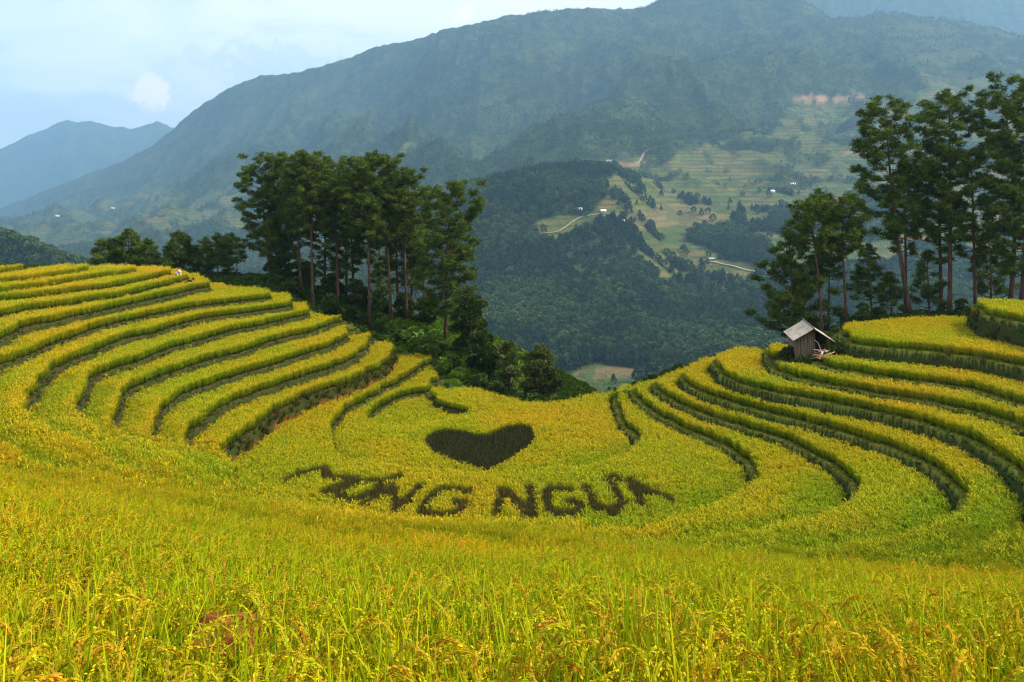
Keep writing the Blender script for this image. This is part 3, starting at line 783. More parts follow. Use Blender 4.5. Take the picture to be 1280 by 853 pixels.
for kk, strokes in LXY.items():
    gxx, gyy = jgrid(-24, 24, 34, 66, .13, r_)
    allp = np.vstack(strokes)
    k = (gxx > allp[:, 0].min() - .6) & (gxx < allp[:, 0].max() + .6) & (gyy > allp[:, 1].min() - .6) & (gyy < allp[:, 1].max() + .6)
    gxx, gyy = gxx[k], gyy[k]
    dd = np.sqrt((((gxx[:, None] - allp[None, :, 0]) / .215) ** 2 + ((gyy[:, None] - allp[None, :, 1]) / .40) ** 2).min(1))
    k = dd < 1 + r_.normal(0, .12, len(dd))
    tag(dark_planting('planted_letter', gxx[k], gyy[k], .80, DARK2, 40 + len(kk)), LLAB[kk], 'planted letter', 'letters planted in dark rice below the heart')

# ---- grass and weeds on the banks
GRASS = plant_mat('bank_grass', .25, .7, (.7, .9, .8), (1.25, 1.1, 1.0), False)
def tuft(seed, n, h, w, spread, c0, c1):
    r = np.random.default_rng(seed); az = r.uniform(0, 6.283, n); rad = r.uniform(0, spread, n)
    V, Q, K = blades(np.c_[np.cos(az) * rad, np.sin(az) * rad, np.full(n, -.03)], az + r.normal(0, .6, n), r.uniform(.1, .6, n), r.uniform(0, .6, n), h * r.uniform(.6, 1.2, n), r.uniform(.7, 1.3, n) * w, 2,
                     lerp_cols(c0, r.random(n)), lerp_cols(c1, r.random(n)), r.uniform(-1.2, 1.2, n))
    return mobj('grass_tuft', V, [Q], GRASS, attrs={'col': K}, link=False)
gr_p = [tuft(300 + i, 16, .22, .022, .10, [(.006, .012, .002), (.014, .022, .003)], [(.018, .036, .003), (.048, .070, .006), (.055, .055, .007)]) for i in range(3)]
lip_p = [tuft(320 + i, 18, .17, .022, .10, [(.04, .07, .008), (.06, .09, .01)], [(.15, .17, .010), (.26, .25, .020)]) for i in range(2)]
weed_p = [tuft(340 + i, 20, .75, .05, .16, [(.012, .024, .004), (.03, .035, .006)], [(.028, .058, .007), (.07, .095, .012), (.22, .12, .03)]) for i in range(3)]
x, y = jgrid(-78, 78, 18, 103, .19, r_)
k = in_view(x, y); x, y = x[k], y[k]
rz = gsample(riser, x, y); up_ = gsample(up, x, y); tl_ = gsample(tall, x, y); ft_ = gsample(foot, x, y); sd_ = gsample(side, x, y); dF_ = gsample(dF, x, y)
pr = np.where(rz >= 0, np.where(sd_ > .5, .75, np.clip(.75 - rz * .7, .08, 1) * np.where(tl_ > 1.4, .5, 1)), np.where((ft_ < .30) & (gsample(tt, x, y) < 0), .3, 0))
k = (r_.random(len(x)) < pr) & (dF_ > -1)
P1 = np.c_[x[k], y[k]]; i1 = r_.integers(0, 3, k.sum()); s1 = r_.uniform(.6, 1.2, k.sum())
# tall overgrown banks
big = (tl_ > 1.5) & (rz >= 0) & (rz < .8) & (r_.random(len(x)) < np.where(sd_ > .5, .10, .42))
P3 = np.c_[x[big], y[big]]; i3 = 5 + r_.integers(0, 3, big.sum()); s3 = r_.uniform(.5, 1.1, big.sum())
x, y = jgrid(-78, 78, 18, 103, .15, r_)
k = in_view(x, y); x, y = x[k], y[k]
k = (gsample(up, x, y) < np.where(x > 5, .30, .22)) & (gsample(up, x, y) > np.where(x > 5, .05, .0)) & ~((x > -9) & (x < 9) & (y > 66)) & (gsample(tt, x, y) < 0) & (gsample(dF, x, y) > 0) & (r_.random(len(x)) < np.where(x > 5, .95, .6))
P2 = np.c_[x[k], y[k]]; i2 = np.where(P2[:, 0] > 5, 3 + r_.integers(0, 2, k.sum()), r_.integers(0, 3, k.sum())); s2 = r_.uniform(.6, 1.15, k.sum())
P = np.vstack([P1, P2, P3]); n = len(P)
scatter('bank_grass', np.c_[P, ground(P[:, 0], P[:, 1])], np.c_[r_.normal(0, .2, n), r_.normal(0, .2, n), r_.uniform(0, 6.28, n)], np.r_[s1, s2, s3], np.r_[i1, i2, i3], r_.random(n),
        gr_p + lip_p + weed_p, 'grass and weeds growing along the terrace banks', 'grass')
print('GRASS', n)

# ---- rough green cover outside the fields
def leafy(seed, n, rad, hgt, leaf, c0, c1):
    r = np.random.default_rng(seed); u = r.normal(0, 1, (n, 3)); u /= np.linalg.norm(u, axis=1)[:, None]
    u[:, 2] = np.abs(u[:, 2]); p = u * (r.uniform(.45, 1, n) ** .6)[:, None] * np.array([rad, rad, hgt])
    a = u * .8 + r.normal(0, .6, (n, 3)) + np.array([0, 0, .2]); a /= np.linalg.norm(a, axis=1)[:, None]
    b = np.cross(a, r.normal(0, 1, (n, 3))); b /= np.linalg.norm(b, axis=1)[:, None]
    L = leaf * r.uniform(.6, 1.3, (n, 1))
    V = np.stack([p - a * L * .2, p + a * L * .4 + b * L * .33, p + a * L, p + a * L * .4 - b * L * .33], 1).reshape(-1, 3)
    k = np.arange(n) * 4
    return V, np.c_[k, k + 1, k + 2, k + 3], np.c_[np.repeat(lerp_cols([c0, c1], r.random(n)), 4, 0), np.ones(n * 4)]
def shrub_proto(seed, n, rad, h, leaf, c0, c1):
    V, Q, K = leafy(seed, n, rad, h, leaf, c0, c1); return mobj('ground_shrub', V, [Q], GRASS, attrs={'col': K}, link=False)
cov_p = [shrub_proto(360 + i, 260, .55, .6, .17, (.018, .042, .005), (.070, .120, .012)) for i in range(3)] + [shrub_proto(366 + i, 240, .5, .5, .18, (.065, .14, .009), (.19, .32, .022)) for i in range(2)]
x, y = jgrid(-78, 78, 55, 126, .75, r_)
k = in_view(x, y); x, y = x[k], y[k]
dF_ = gsample(dF, x, y); dH_ = gsample(dH, x, y)
k = (dF_ < -.5) & (dH_ < 18) & (r_.random(len(x)) < .93); x, y = x[k], y[k]
lite = (x / y * F + CX > 480) & (x / y * F + CX < 660) & (r_.random(len(x)) < .75)
n = len(x)
scatter('undergrowth', np.c_[x, y, ground(x, y) - .1], np.c_[np.zeros((n, 2)), r_.uniform(0, 6.28, n)], r_.uniform(.5, 1.3, n) * np.clip((-gsample(dF, x, y)) / 2.0, .45, 1), np.where(lite, 3 + r_.integers(0, 2, n), r_.integers(0, 3, n)), r_.random(n),
        cov_p, 'green undergrowth covering the slope between fields and trees', 'undergrowth')

# ---- far woods: too many to count
WOOD = plant_mat('far_wood', .1, .9, (.55, .75, .7), (1.35, 1.25, 1.1), False)
def far_tree(seed, n, conifer):
    r = np.random.default_rng(seed); t = r.random(n) ** (.8 if conifer else .6); a = r.uniform(0, 6.283, n)
    prof = (1 - t) * .30 + .03 if conifer else .40 * np.sqrt(np.clip(1 - (2 * t - 1.0) ** 2, 0.02, 1))
    rr = prof * r.uniform(.55, 1.1, n)
    p = np.c_[np.cos(a) * rr, np.sin(a) * rr, (.18 if conifer else .12) + t * .82]
    L = r.uniform(.07, .16, (n, 1)) * (1.15 if conifer else 1.2)
    d = np.c_[np.cos(a), np.sin(a), np.full(n, -.15 if conifer else .5)] + r.normal(0, .5, (n, 3)); d /= np.linalg.norm(d, axis=1)[:, None]
    b = np.cross(d, r.normal(0, 1, (n, 3))); b /= np.linalg.norm(b, axis=1)[:, None]
    V = np.stack([p - d * L * .5, p + b * L * .6, p + d * L * .8, p - b * L * .6], 1).reshape(-1, 3); k = np.arange(n) * 4
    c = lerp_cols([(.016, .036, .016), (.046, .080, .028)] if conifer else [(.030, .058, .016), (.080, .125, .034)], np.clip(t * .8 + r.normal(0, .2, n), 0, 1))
    V = np.vstack([V, [[-.02, 0, 0], [.02, 0, 0], [.01, 0, .5], [-.01, 0, .5]]])
    return mobj('far_tree', V, [np.vstack([np.c_[k, k + 1, k + 2, k + 3], [[4 * n, 4 * n + 1, 4 * n + 2, 4 * n + 3]]])], WOOD, attrs={'col': np.c_[np.vstack([np.repeat(c, 4, 0), np.tile([.04, .03, .02], (4, 1))]), np.ones(4 * n + 4)]}, link=False)
wd_p = [far_tree(400 + i, 150, True) for i in range(3)] + [far_tree(410 + i, 150, False) for i in range(3)] + [far_tree(420 + i, 44, i < 1) for i in range(3)]
def msample(A, x, y):
    c = np.clip(np.rint((x / y * F + CX - mcol[0]) / 1.8).astype(int), 0, len(mcol) - 1); f = np.clip(np.rint(np.log(y / mr[0]) / math.log(1.0072)).astype(int), 0, len(mr) - 1)
    return A[f, c]
tx, ty, th, ti = [], [], [], []
for d0, d1, s, hmin, hmax, lo in [(420, 1000, 5.2, 9, 16, False), (1000, 1750, 6.6, 9, 15, False), (1750, 2600, 10, 8, 13, True), (2600, 4300, 17, 9, 15, True)]:
    x, y = jgrid(-.72 * d1, .72 * d1, d0, d1, s, r_)
    k = np.abs(x) < .69 * y; x, y = x[k], y[k]
    fmv = msample(farm, x, y) + msample(earth, x, y)
    dens = fbm(x / 120, y / 120, 3, 55)
    p = np.clip(1.05 - fmv * 1.35 + (fbm(x / 22, y / 22, 2, 59) - .5) * .9 * (fmv > .05), .012, 1) * np.where(y < 1750, .95, .3 + .7 * sstep(.40, .55, dens))
    p = np.where((y > 1000) & (fmv < .3) & (dens > .60), p * .35, p)
    k = r_.random(len(x)) < p
    # skip what the slope in front hides completely
    x, y = x[k], y[k]
    tx.append(x); ty.append(y); th.append(r_.uniform(hmin, hmax, len(x)) * (.75 + .5 * fbm(x / 60, y / 60, 2, 58)))
    con = fbm(x / 90, y / 90, 2, 57) + r_.normal(0, .12, len(x)) < .56
    ti.append(np.where(con, r_.integers(0, 3, len(x)), 3 + r_.integers(0, 3, len(x))) if not lo else 6 + r_.integers(0, 3, len(x)))
x = np.concatenate(tx); y = np.concatenate(ty); h = np.concatenate(th); ids = np.concatenate(ti)
# drop those out of sight behind nearer ground
z = mount_z(x, y) + h; mx_el = np.maximum.accumulate(MZ / MR, axis=0)
k = z / y > msample(mx_el, x, y) - .004
x, y, h, ids = x[k], y[k], h[k], ids[k]; n = len(x)
scatter('forest', np.c_[x, y, mount_z(x, y) - .5], np.c_[r_.normal(0, .05, (n, 2)), r_.uniform(0, 6.28, n)], h, ids, np.clip(.5 + r_.normal(0, .3, n), 0, 1), wd_p, 'dense dark woods covering the far valley slopes', 'forest')
print('FOREST', n)
# ================================================================ pines and broadleaf trees, each a thing of its own
def needle_mat(name, stops):
    m, nt, b = new_mat(name); q = NB(nt)
    col = q.attr('col').outputs['Color']
    n = q.noise(.8, 3)
    c = q.mix(1.0, col, q.ramp(n, stops), 'MULTIPLY')
    q.l(c, b.inputs['Base Color']); b.inputs['Roughness'].default_value = .6; b.inputs['Specular IOR Level'].default_value = .25
    tr = q.n('ShaderNodeBsdfTranslucent'); q.l(c, tr.inputs['Color'])
    mx = q.n('ShaderNodeMixShader'); mx.inputs[0].default_value = .22
    q.l(b.outputs[0], mx.inputs[1]); q.l(tr.outputs[0], mx.inputs[2]); q.l(mx.outputs[0], nt.nodes['Material Output'].inputs['Surface'])
    return m
NEEDLE = needle_mat('pine_needles', [(.3, (.75, .85, .8)), (.7, (1.2, 1.12, 1.0))])
BARK = simple_mat('pine_bark', [(.040, .024, .017), (.085, .050, .034), (.14, .085, .06)], 3, .95, .1, 0, .6, (1, 1, .25))
LEAFM = needle_mat('broad_leaves', [(.3, (.7, .8, .8)), (.7, (1.25, 1.15, 1.0))])

def tufts(cen, r, n_per, ln, wd, cA, cB, upb=.55):
    """bursts of needles around points cen (m,3)"""
    m = len(cen); N = m * n_per
    c = np.repeat(cen, n_per, 0)
    d = r.normal(0, 1, (N, 3)); d[:, 2] = d[:, 2] * .7 + upb; d /= np.linalg.norm(d, axis=1)[:, None]
    s = np.cross(d, r.normal(0, 1, (N, 3))); s /= np.linalg.norm(s, axis=1)[:, None]
    L = ln * r.uniform(.6, 1.25, (N, 1)); W = wd * r.uniform(.7, 1.3, (N, 1))
    V = np.stack([c, c + d * L * .55 + s * W, c + d * L, c + d * L * .55 - s * W], 1).reshape(-1, 3)
    k = np.arange(N) * 4
    u = np.repeat(r.random(m), n_per)
    K = np.repeat(lerp_cols([cA, cB], np.clip(u + r.normal(0, .15, N), 0, 1)), 4, 0)
    return V, np.c_[k, k + 1, k + 2, k + 3], np.c_[K, np.ones(len(K))]

def pine(label, top, foot, d, R, cb, nb=34, seed=1, style='flat', foot_py=None, dens=1.0, name='pine_tree', group=None):
    """top/foot: where the tip and the foot of the trunk are seen; d distance; R crown radius in px; cb py of the lowest foliage"""
    r = np.random.default_rng(seed)
    fx, fy = (foot[0] - CX) / F * d, d
    fz = float(ground(fx, fy)) - .15
    tz = (HZ - top[1] - (0 if style == 'cone' else 9)) / F * d; H = tz - fz
    tx = (top[0] - CX) / F * d - fx
    R = R / F * d; cbz = np.clip(((HZ - cb) / F * d - fz) / H, .08, .9)
    root = thing(name, label, 'pine', (fx, fy, fz), 0, group)
    # trunk: straight below, bends towards the tip
    t = np.linspace(0, 1, 13); bow = r.normal(0, .012 * H, 2)
    tp = np.c_[tx * t ** 1.25 + bow[0] * np.sin(t * 3.1), r.normal(0, .3) * t + bow[1] * np.sin(t * 3.1), t * H]
    def at(u): return np.array([np.interp(u, t, tp[:, i]) for i in range(3)])
    mb = MB(); r0 = .0098 * H + .05
    mb.tube(tp, .82 * r0 * (1 - t) ** .8 + .018 + .35 * r0 * np.exp(-t * 26), 9)
    cen = []
    nb = int(nb * 1.25)
    for i in range(nb):
        u = cbz + (1 - cbz) * (i + r.random()) / nb
        q = (u - cbz) / (1 - cbz)
        if style == 'flat': prof = .55 + .50 * math.sin(min(1, q * 1.25) * 1.75) if q < .82 else 1.0 * math.sqrt(max(.03, (1.02 - q) / .20))
        elif style == 'cone': prof = (1 - q) ** .75 * 1.1 + .08
        else: prof = .65 + .45 * math.sin(q * 3.0) if q < .8 else .95 * math.sqrt(max(.03, (1.02 - q) / .22))
        L = R * prof * r.uniform(.55, 1.12)
        a = i * 2.399 + r.normal(0, .5)
        rise = (.55 * q - .05) + r.normal(0, .10) if style != 'cone' else (.25 + .35 * q) + r.normal(0, .08)
        p0 = at(u); dr = np.array([math.cos(a), math.sin(a), 0])
        s = np.linspace(0, 1, 6)
        P = p0 + dr * (L * s)[:, None] + np.array([0, 0, 1.]) * (L * (rise * s + .16 * s ** 2 - .12 * np.sin(s * 3.1)))[:, None] + np.array([-dr[1], dr[0], 0]) * (L * r.normal(0, .07) * s ** 2)[:, None]
        mb.tube(P, (.030 + .012 * L) * (1 - s) * (1 - .5 * q) + .010, 4, False)
        for ck, sv in enumerate((1.0, .74, .48, .26)[:1 + (L > 1.0) + (L > 1.9) + (L > 3.0)]):
            i0 = min(int(sv * 5), 4); f = sv * 5 - i0
            ax = P[i0] * (1 - f) + P[i0 + 1] * f
            cr = (.36 + .13 * min(L, 3.2)) * (1 - .10 * ck) * r.uniform(.75, 1.2)
            lat = r.normal(0, .30) * (L if ck else .3)
            c0 = ax + np.array([-dr[1], dr[0], 0]) * lat + np.array([0, 0, .12])
            if abs(lat) > .2: mb.tube(np.array([P[max(i0 - 1, 0)], c0]), [.022, .008], 3, False)
            m_ = max(7, int(44 * cr * cr * dens))
            u_ = r.normal(0, 1, (m_, 3)); u_ /= np.linalg.norm(u_, axis=1)[:, None]
            u_ = u_ * (r.random(m_) ** .45)[:, None] * np.array([cr, cr, cr * .52])
            u_[:, 2] += .10 * cr - .16 * (u_[:, 0] ** 2 + u_[:, 1] ** 2) / cr
            cen.append(c0 + u_)
    for k in range(int(10 * dens)):
        cen.append(at(1.0 - .10 * r.random())[None] + r.normal(0, .22, (1, 3)))
    # dead snags on the bare bole
    for k in range(4):
        u = r.uniform(.25, max(.3, cbz)); a = r.uniform(0, 6.28); p0 = at(u)
        mb.tube(np.array([p0, p0 + np.array([math.cos(a), math.sin(a), .25]) * r.uniform(.5, 1.3)]), [.03, .008], 4, False)
    mb.build('trunk', BARK, root, True)
    cen = np.vstack(cen)
    V, Q, K = tufts(cen, r, 18, .42, .030, (.016, .047, .005), (.125, .185, .012))
    mobj('crown', V, [Q], NEEDLE, root, attrs={'col': K})
    return root

PG = 'tall pines in the left grove'
for a in [
 ('tall pine at the outer left end of the grove, long bare lower branches', (325,194), (338,352), 106, 36, 325, 34, 1, 'flat'),
 ('pine with a rounded top beside the outermost grove tree', (347,207), (351,358), 109, 26, 338, 30, 2, 'flat'),
 ('pine with a broad crown rising above two close parallel trunks', (366,189), (377,382), 104, 33, 300, 36, 3, 'flat'),
 ('pine with a thick grey trunk standing clear in front of the grove', (386,192), (391,386), 101, 33, 292, 36, 4, 'flat'),
 ('slim pine tucked behind the thick grey trunk', (404,197), (405,372), 112, 28, 340, 34, 5, 'flat'),
 ('pine leaning slightly, crown merging with the middle of the grove', (416,198), (422,398), 107, 30, 300, 32, 6, 'flat'),
 ('pine with a thin dark trunk in the middle of the grove', (432,212), (433,402), 112, 24, 355, 32, 7, 'round'),
 ('tallest pine of the grove with a wide domed top', (452,196), (461,410), 101, 36, 300, 38, 8, 'flat'),
 ('pine with a curved reddish trunk leaning under a domed crown', (476,194), (489,416), 103, 40, 296, 40, 9, 'flat'),
 ('thin pine hidden behind the curved reddish trunk', (492,225), (497,408), 111, 24, 360, 30, 10, 'round'),
 ('pine with a straight pale trunk showing below sparse branches', (504,212), (509,413), 104, 30, 305, 30, 11, 'flat'),
 ('slender pine paired with the straight pale trunk', (516,232), (514,404), 110, 24, 362, 30, 12, 'round'),
 ('thin ragged pine between the grove and its outermost big tree', (527,262), (531,402), 108, 20, 350, 20, 13, 'round'),
 ('big full pine with foliage to low down at the valley end of the grove', (564,230), (557,427), 98, 48, 392, 52, 14, 'round'),
 ('pine with a crown showing between the broad crowns behind', (440,222), (443,398), 114, 24, 330, 24, 15, 'flat'),
 ('short dark pine filling the back of the grove', (470,240), (474,404), 115, 26, 368, 30, 16, 'round'),
 ('short pine with drooping boughs low in the left of the grove', (358,262), (362,366), 111, 24, 330, 20, 17, 'round'),
 ]:
    pine(a[0], a[1], a[2], a[3], a[4] * .92, a[5], int(a[6] * 1.1), a[7] + 500, a[8], group=PG)
PS = 'small pines along the left hill crest'
for a in [
 ('small rounded pine, outermost on the crest of the left hill', (131,303), (131,348), 104, 17, 335, 20, 21, 'cone'),
 ('bushy pointed pine, highest of the crest trees', (163,291), (163,348), 105, 23, 338, 30, 22, 'cone'),
 ('low pine leaning against the highest crest tree', (186,303), (185,346), 105, 15, 338, 18, 23, 'cone'),
 ('broad bushy pine standing alone in the middle of the crest', (222,295), (226,350), 106, 23, 345, 30, 24, 'cone'),
 ('low spreading pine sloping down beside the lone crest pine', (243,311), (246,352), 107, 18, 346, 20, 25, 'cone'),
 ('small flat topped pine with a bare trunk near the grove', (270,294), (273,352), 105, 18, 335, 20, 26, 'flat'),
 ('thin pine with tufts on a bare stem next to the grove', (293,295), (297,356), 105, 14, 330, 14, 27, 'flat'),
 ('little pine with two low tufts beneath the crest end', (284,318), (285,354), 108, 10, 345, 10, 28, 'round'),
 ]:
    pine(a[0], a[1], a[2], a[3], a[4], a[5], a[6], a[7] + 500, a[8], group=PS)
PR = 'pines behind the right terraces'
for a in [
 ('tall pine leaning away from the group with a ragged spreading top', (1110,123), (1138,396), 82, 48, 300, 40, 31, 'round'),
 ('tall pine with a thick pale trunk and broad bushy top', (1187,115), (1187,400), 82, 46, 305, 44, 32, 'round'),
 ('second trunk close beside the thick pale pine', (1172,170), (1177,400), 84, 28, 330, 26, 33, 'round'),
 ('highest pine of all with a pointed top and dark straight trunk', (1256,93), (1262,390), 80, 42, 345, 46, 34, 'round'),
 ('thin pine standing between the broad topped and the highest pine', (1214,190), (1219,395), 83, 28, 330, 26, 35, 'round'),
 ('dark pine half cut by the edge of the picture', (1284,100), (1276,390), 78, 42, 350, 44, 36, 'round'),
 ('pine rising straight behind the hut with a one sided top', (1008,248), (1027,428), 79, 31, 318, 26, 37, 'flat'),
 ('pine with a pale bare trunk beside the one sided pine', (1050,244), (1059,415), 80, 33, 316, 28, 38, 'flat'),
 ('low wide pine with boughs sweeping down beyond the hut', (984,292), (993,442), 83, 54, 425, 44, 39, 'cone'),
 ('thin pine in shade between the two trunks behind the hut', (1036,300), (1035,424), 84, 22, 350, 18, 40, 'round'),
 ('dark shaded pine with low boughs to the side of the pale bare trunk', (1084,310), (1092,408), 85, 27, 380, 22, 41, 'cone'),
 ('small young pine under the leaning tall pine', (1112,345), (1116,402), 83, 15, 392, 16, 42, 'cone'),
 ('small pine with layered tufts under the broad topped pine', (1158,318), (1162,402), 84, 22, 390, 20, 43, 'cone'),
 ('second slim trunk close behind the leaning tall pine', (1128,210), (1131,398), 85, 24, 320, 22, 44, 'round'),
 ('short bushy pine filling the gap below the highest pine', (1236,290), (1238,392), 84, 26, 375, 26, 45, 'cone'),
 ]:
    pine(a[0], a[1], a[2], a[3], a[4] * .86, a[5], a[6], a[7] + 500, a[8], group=PR)

def broadleaf(name, label, cat, px, top, half, base_py, d, seed, cA, cB, leaf=.30, clumps=12, n=420, trunk=True, group=None):
    r = np.random.default_rng(seed)
    fx = (px - CX) / F * d; fz = float(ground(fx, d)) - .1
    H = (HZ - top) / F * d - fz; R = half / F * d
    lo = max(.05, ((HZ - base_py) / F * d - fz) / H)
    root = thing(name, label, cat, (fx, d, fz), 0, group)
    mb = MB(); Vs, Qs, Ks = [], [], []; nv = 0
    tp = np.array([[0, 0, 0], [r.normal(0, .06) * H, r.normal(0, .05) * H, .35 * H], [r.normal(0, .08) * H, r.normal(0, .05) * H, .75 * H]])
    mb.tube(tp, [.022 * H + .03, .015 * H + .02, .012], 7)
    for k in range(clumps):
        q = (k + r.random()) / clumps; zc = H * (lo + (1 - lo) * (.12 + .78 * q)); a = r.uniform(0, 6.283)
        prof = math.sqrt(max(.08, 1 - (1.75 * (q - .42)) ** 2)) if q > .42 else .75 + .25 * q / .42
        rad = R * prof * r.uniform(.25, .72)
        c = np.array([math.cos(a) * rad, math.sin(a) * rad, zc]); cr = R * r.uniform(.30, .50); ch = min(cr * .8, H * .25)
        V, Q, K = leafy(seed * 50 + k, n, cr, ch, leaf, cA, cB)
        Vs.append(V + c - np.array([0, 0, ch * .4])); Qs.append(Q + nv); Ks.append(K * np.array([*([r.uniform(.75, 1.25)] * 3), 1])); nv += len(V)
        mid = tp[1] * .6; mb.tube(np.array([mid * (1 if lo > .2 else .3), (mid + c) / 2 + np.array([0, 0, -.05 * H]), c]), [.010 * H + .015, .008 * H + .01, .01], 5, False)
    if trunk: mb.build('trunk', BARK, root, True)
    mobj('crown' if trunk else 'foliage', np.vstack(Vs), [np.vstack(Qs)], LEAFM, root, attrs={'col': np.vstack(Ks)})
    return root
DK = ((.015, .036, .004), (.060, .100, .012)); MD = ((.028, .065, .007), (.095, .160, .016)); LT = ((.075, .16, .011), (.21, .34, .026)); OL = ((.040, .065, .012), (.15, .19, .045))
broadleaf('broadleaf_tree', 'large dark leafy tree bulging behind the full valley end pine', 'tree', 588, 366, 27, 492, 92, 61, *DK, .34, 22, 700)
broadleaf('broadleaf_tree', 'dark leafy tree under the large one, sloping down to the valley', 'tree', 603, 412, 24, 498, 88, 62, *DK, .32, 18, 560)
broadleaf('broadleaf_tree', 'pale olive tree with thin upright crown above the saddle', 'tree', 634, 420, 17, 500, 86, 63, *OL, .26, 14, 420)
broadleaf('broadleaf_tree', 'round dark olive tree with visible forks, last before the valley gap', 'tree', 673, 430, 23, 500, 82, 64, *((.034, .058, .008), (.120, .145, .026)), .26, 16, 460)
broadleaf('broadleaf_tree', 'small dark tree leaning out beside the round olive tree', 'tree', 692, 462, 12, 503, 81.5, 65, *DK, .25, 9, 300)
BG = 'bushes round the grove and the saddle'
for i, (px, top, hw, bp, d, c, lab) in enumerate([
 (500,413,13,432,96,MD,'mid green bush where the grove meets the upper small terrace'),
 (515,409,16,436,95.5,LT,'bright green bush beside the banana plant, on its uphill side'),
 (540,412,16,446,94,LT,'bright green bush beside the banana plant, on its valley side'),
 (566,436,17,468,91.5,MD,'green bush at the foot of the full valley end pine'),
 (556,449,13,478,88.5,LT,'light green leafy bush above the corner of the lowest terrace'),
 (576,462,16,488,87,LT,'light green weedy bush on the steep bank above the lowest terrace'),
 (600,468,15,497,85.5,MD,'dense green bush halfway down the bank to the saddle'),
 (622,478,14,502,83.5,MD,'green bush below the pale olive tree'),
 (648,488,15,508,81,MD,'low green bush below and between the two olive trees'),
 (672,492,15,511,79.5,MD,'low green bush at the saddle below the round olive tree'),
 (692,496,10,510,79,MD,'last little bush at the valley gap of the saddle'),
 (410,368,16,396,99,DK,'dark bush under the middle of the grove'),
 (365,352,16,380,101,DK,'dark bush between the double trunk and the outermost grove tree'),
 (440,384,14,408,98,DK,'dark bush at the foot of the tallest grove pine'),
 (337,343,14,362,102,DK,'dark bush at the outer left foot of the grove'),
 (306,346,13,358,102,MD,'low green bush on the crest edge before the grove'),
 (478,396,12,418,97.5,MD,'green bush at the foot of the curved reddish trunk')]):
    broadleaf('bush', lab, 'bush', px, top, hw, bp, d, 700 + i, *c, .24, 8, 330, False, BG)
for i, (px, top, hw, bp, d, lab) in enumerate([
 (352,318,20,372,107,'dark understorey tree deep in the left half of the grove'),
 (386,326,20,384,109,'dark understorey tree behind the thick grey trunk'),
 (417,340,19,398,110,'dark understorey tree in the shade of the grove middle'),
 (446,350,18,404,108,'dark understorey tree behind the tallest grove pine'),
 (474,362,18,412,107,'dark understorey tree behind the curved reddish trunk'),
 (504,366,18,414,106,'dark understorey tree behind the straight pale trunk'),
 (532,372,18,420,103,'dark understorey tree between the ragged pine and the valley end pine')]):
    broadleaf('understorey_tree', lab, 'tree', px, top, hw, bp, d, 760 + i, *DK, .28, 11, 420, True, 'understorey trees inside the grove')
BR = 'bushes below the right pines'
for i, (px, top, hw, bp, d, c, lab) in enumerate([
 (1075,378,17,408,77.5,DK,'dark bush beside the pale bare trunk behind the hut'),
 (1098,384,13,404,78,DK,'dark bush between the leaning pine and the pale bare trunk'),
 (1203,374,13,402,78,DK,'dark bush at the corner of the highest terrace'),
 (1150,388,12,404,79,DK,'small dark bush under the broad topped pine'),
 (1212,384,9,402,75.5,MD,'green bush on the bank of the highest terrace'),
 (889,453,5,468,77.5,LT,'small bright green bush at the outer end of the tall bank'),
 (806,479,10,490,79,MD,'low green bush at the outer end of the lowest right banks'),
 (779,489,12,505,75,LT,'grassy green bush at the head of the lowest right bank')]):
    broadleaf('bush', lab, 'bush', px, top, hw, bp, d, 730 + i, *c, .22, 7, 260, False, BR)

# ---- banana plant
BAN = simple_mat('banana_leaf', [(.10, .22, .03), (.20, .34, .05)], 4, .45, .4, .4)
bx = (524 - CX) / F * 94.5; bz = float(ground(bx, 94.5))
root = thing('banana_plant', 'light green banana plant with long upright leaves among the bushes', 'banana plant', (bx, 94.5, bz))
zt = (HZ - 411) / F * 94.5 - bz; r = np.random.default_rng(9)
mb = MB(); mb.tube(np.array([[0, 0, 0], [.03, 0, zt * .35], [0, 0, zt * .62]]), [.16, .12, .06], 8); mb.build('stem', BAN, root, True)
for k in range(8):
    a = k * 2.4 + .4; L = r.uniform(1.6, 2.2); rise = r.uniform(.5, 1.4); s = np.linspace(0, 1, 9)
    d_ = np.array([math.cos(a), math.sin(a), 0]); sd = np.array([-d_[1], d_[0], 0])
    Pm = np.array([0, 0, zt * .55]) + d_ * (L * .75 * s)[:, None] + np.array([0, 0, 1.]) * (L * (rise * s - 1.0 * s ** 2.2))[:, None]
    w = .26 * np.sin(np.clip(s * .93 + .07, 0, 1) * math.pi) ** .6 * (1 - .2 * s)
    V = np.stack([Pm - sd * w[:, None] + [0, 0, .06], Pm, Pm + sd * w[:, None] + [0, 0, .06]], 1).reshape(-1, 3)
    i = np.arange(8) * 3
    mobj('leaf', V, [np.vstack([np.c_[i, i + 1, i + 4, i + 3], np.c_[i + 1, i + 2, i + 5, i + 4]])], BAN, root, True)
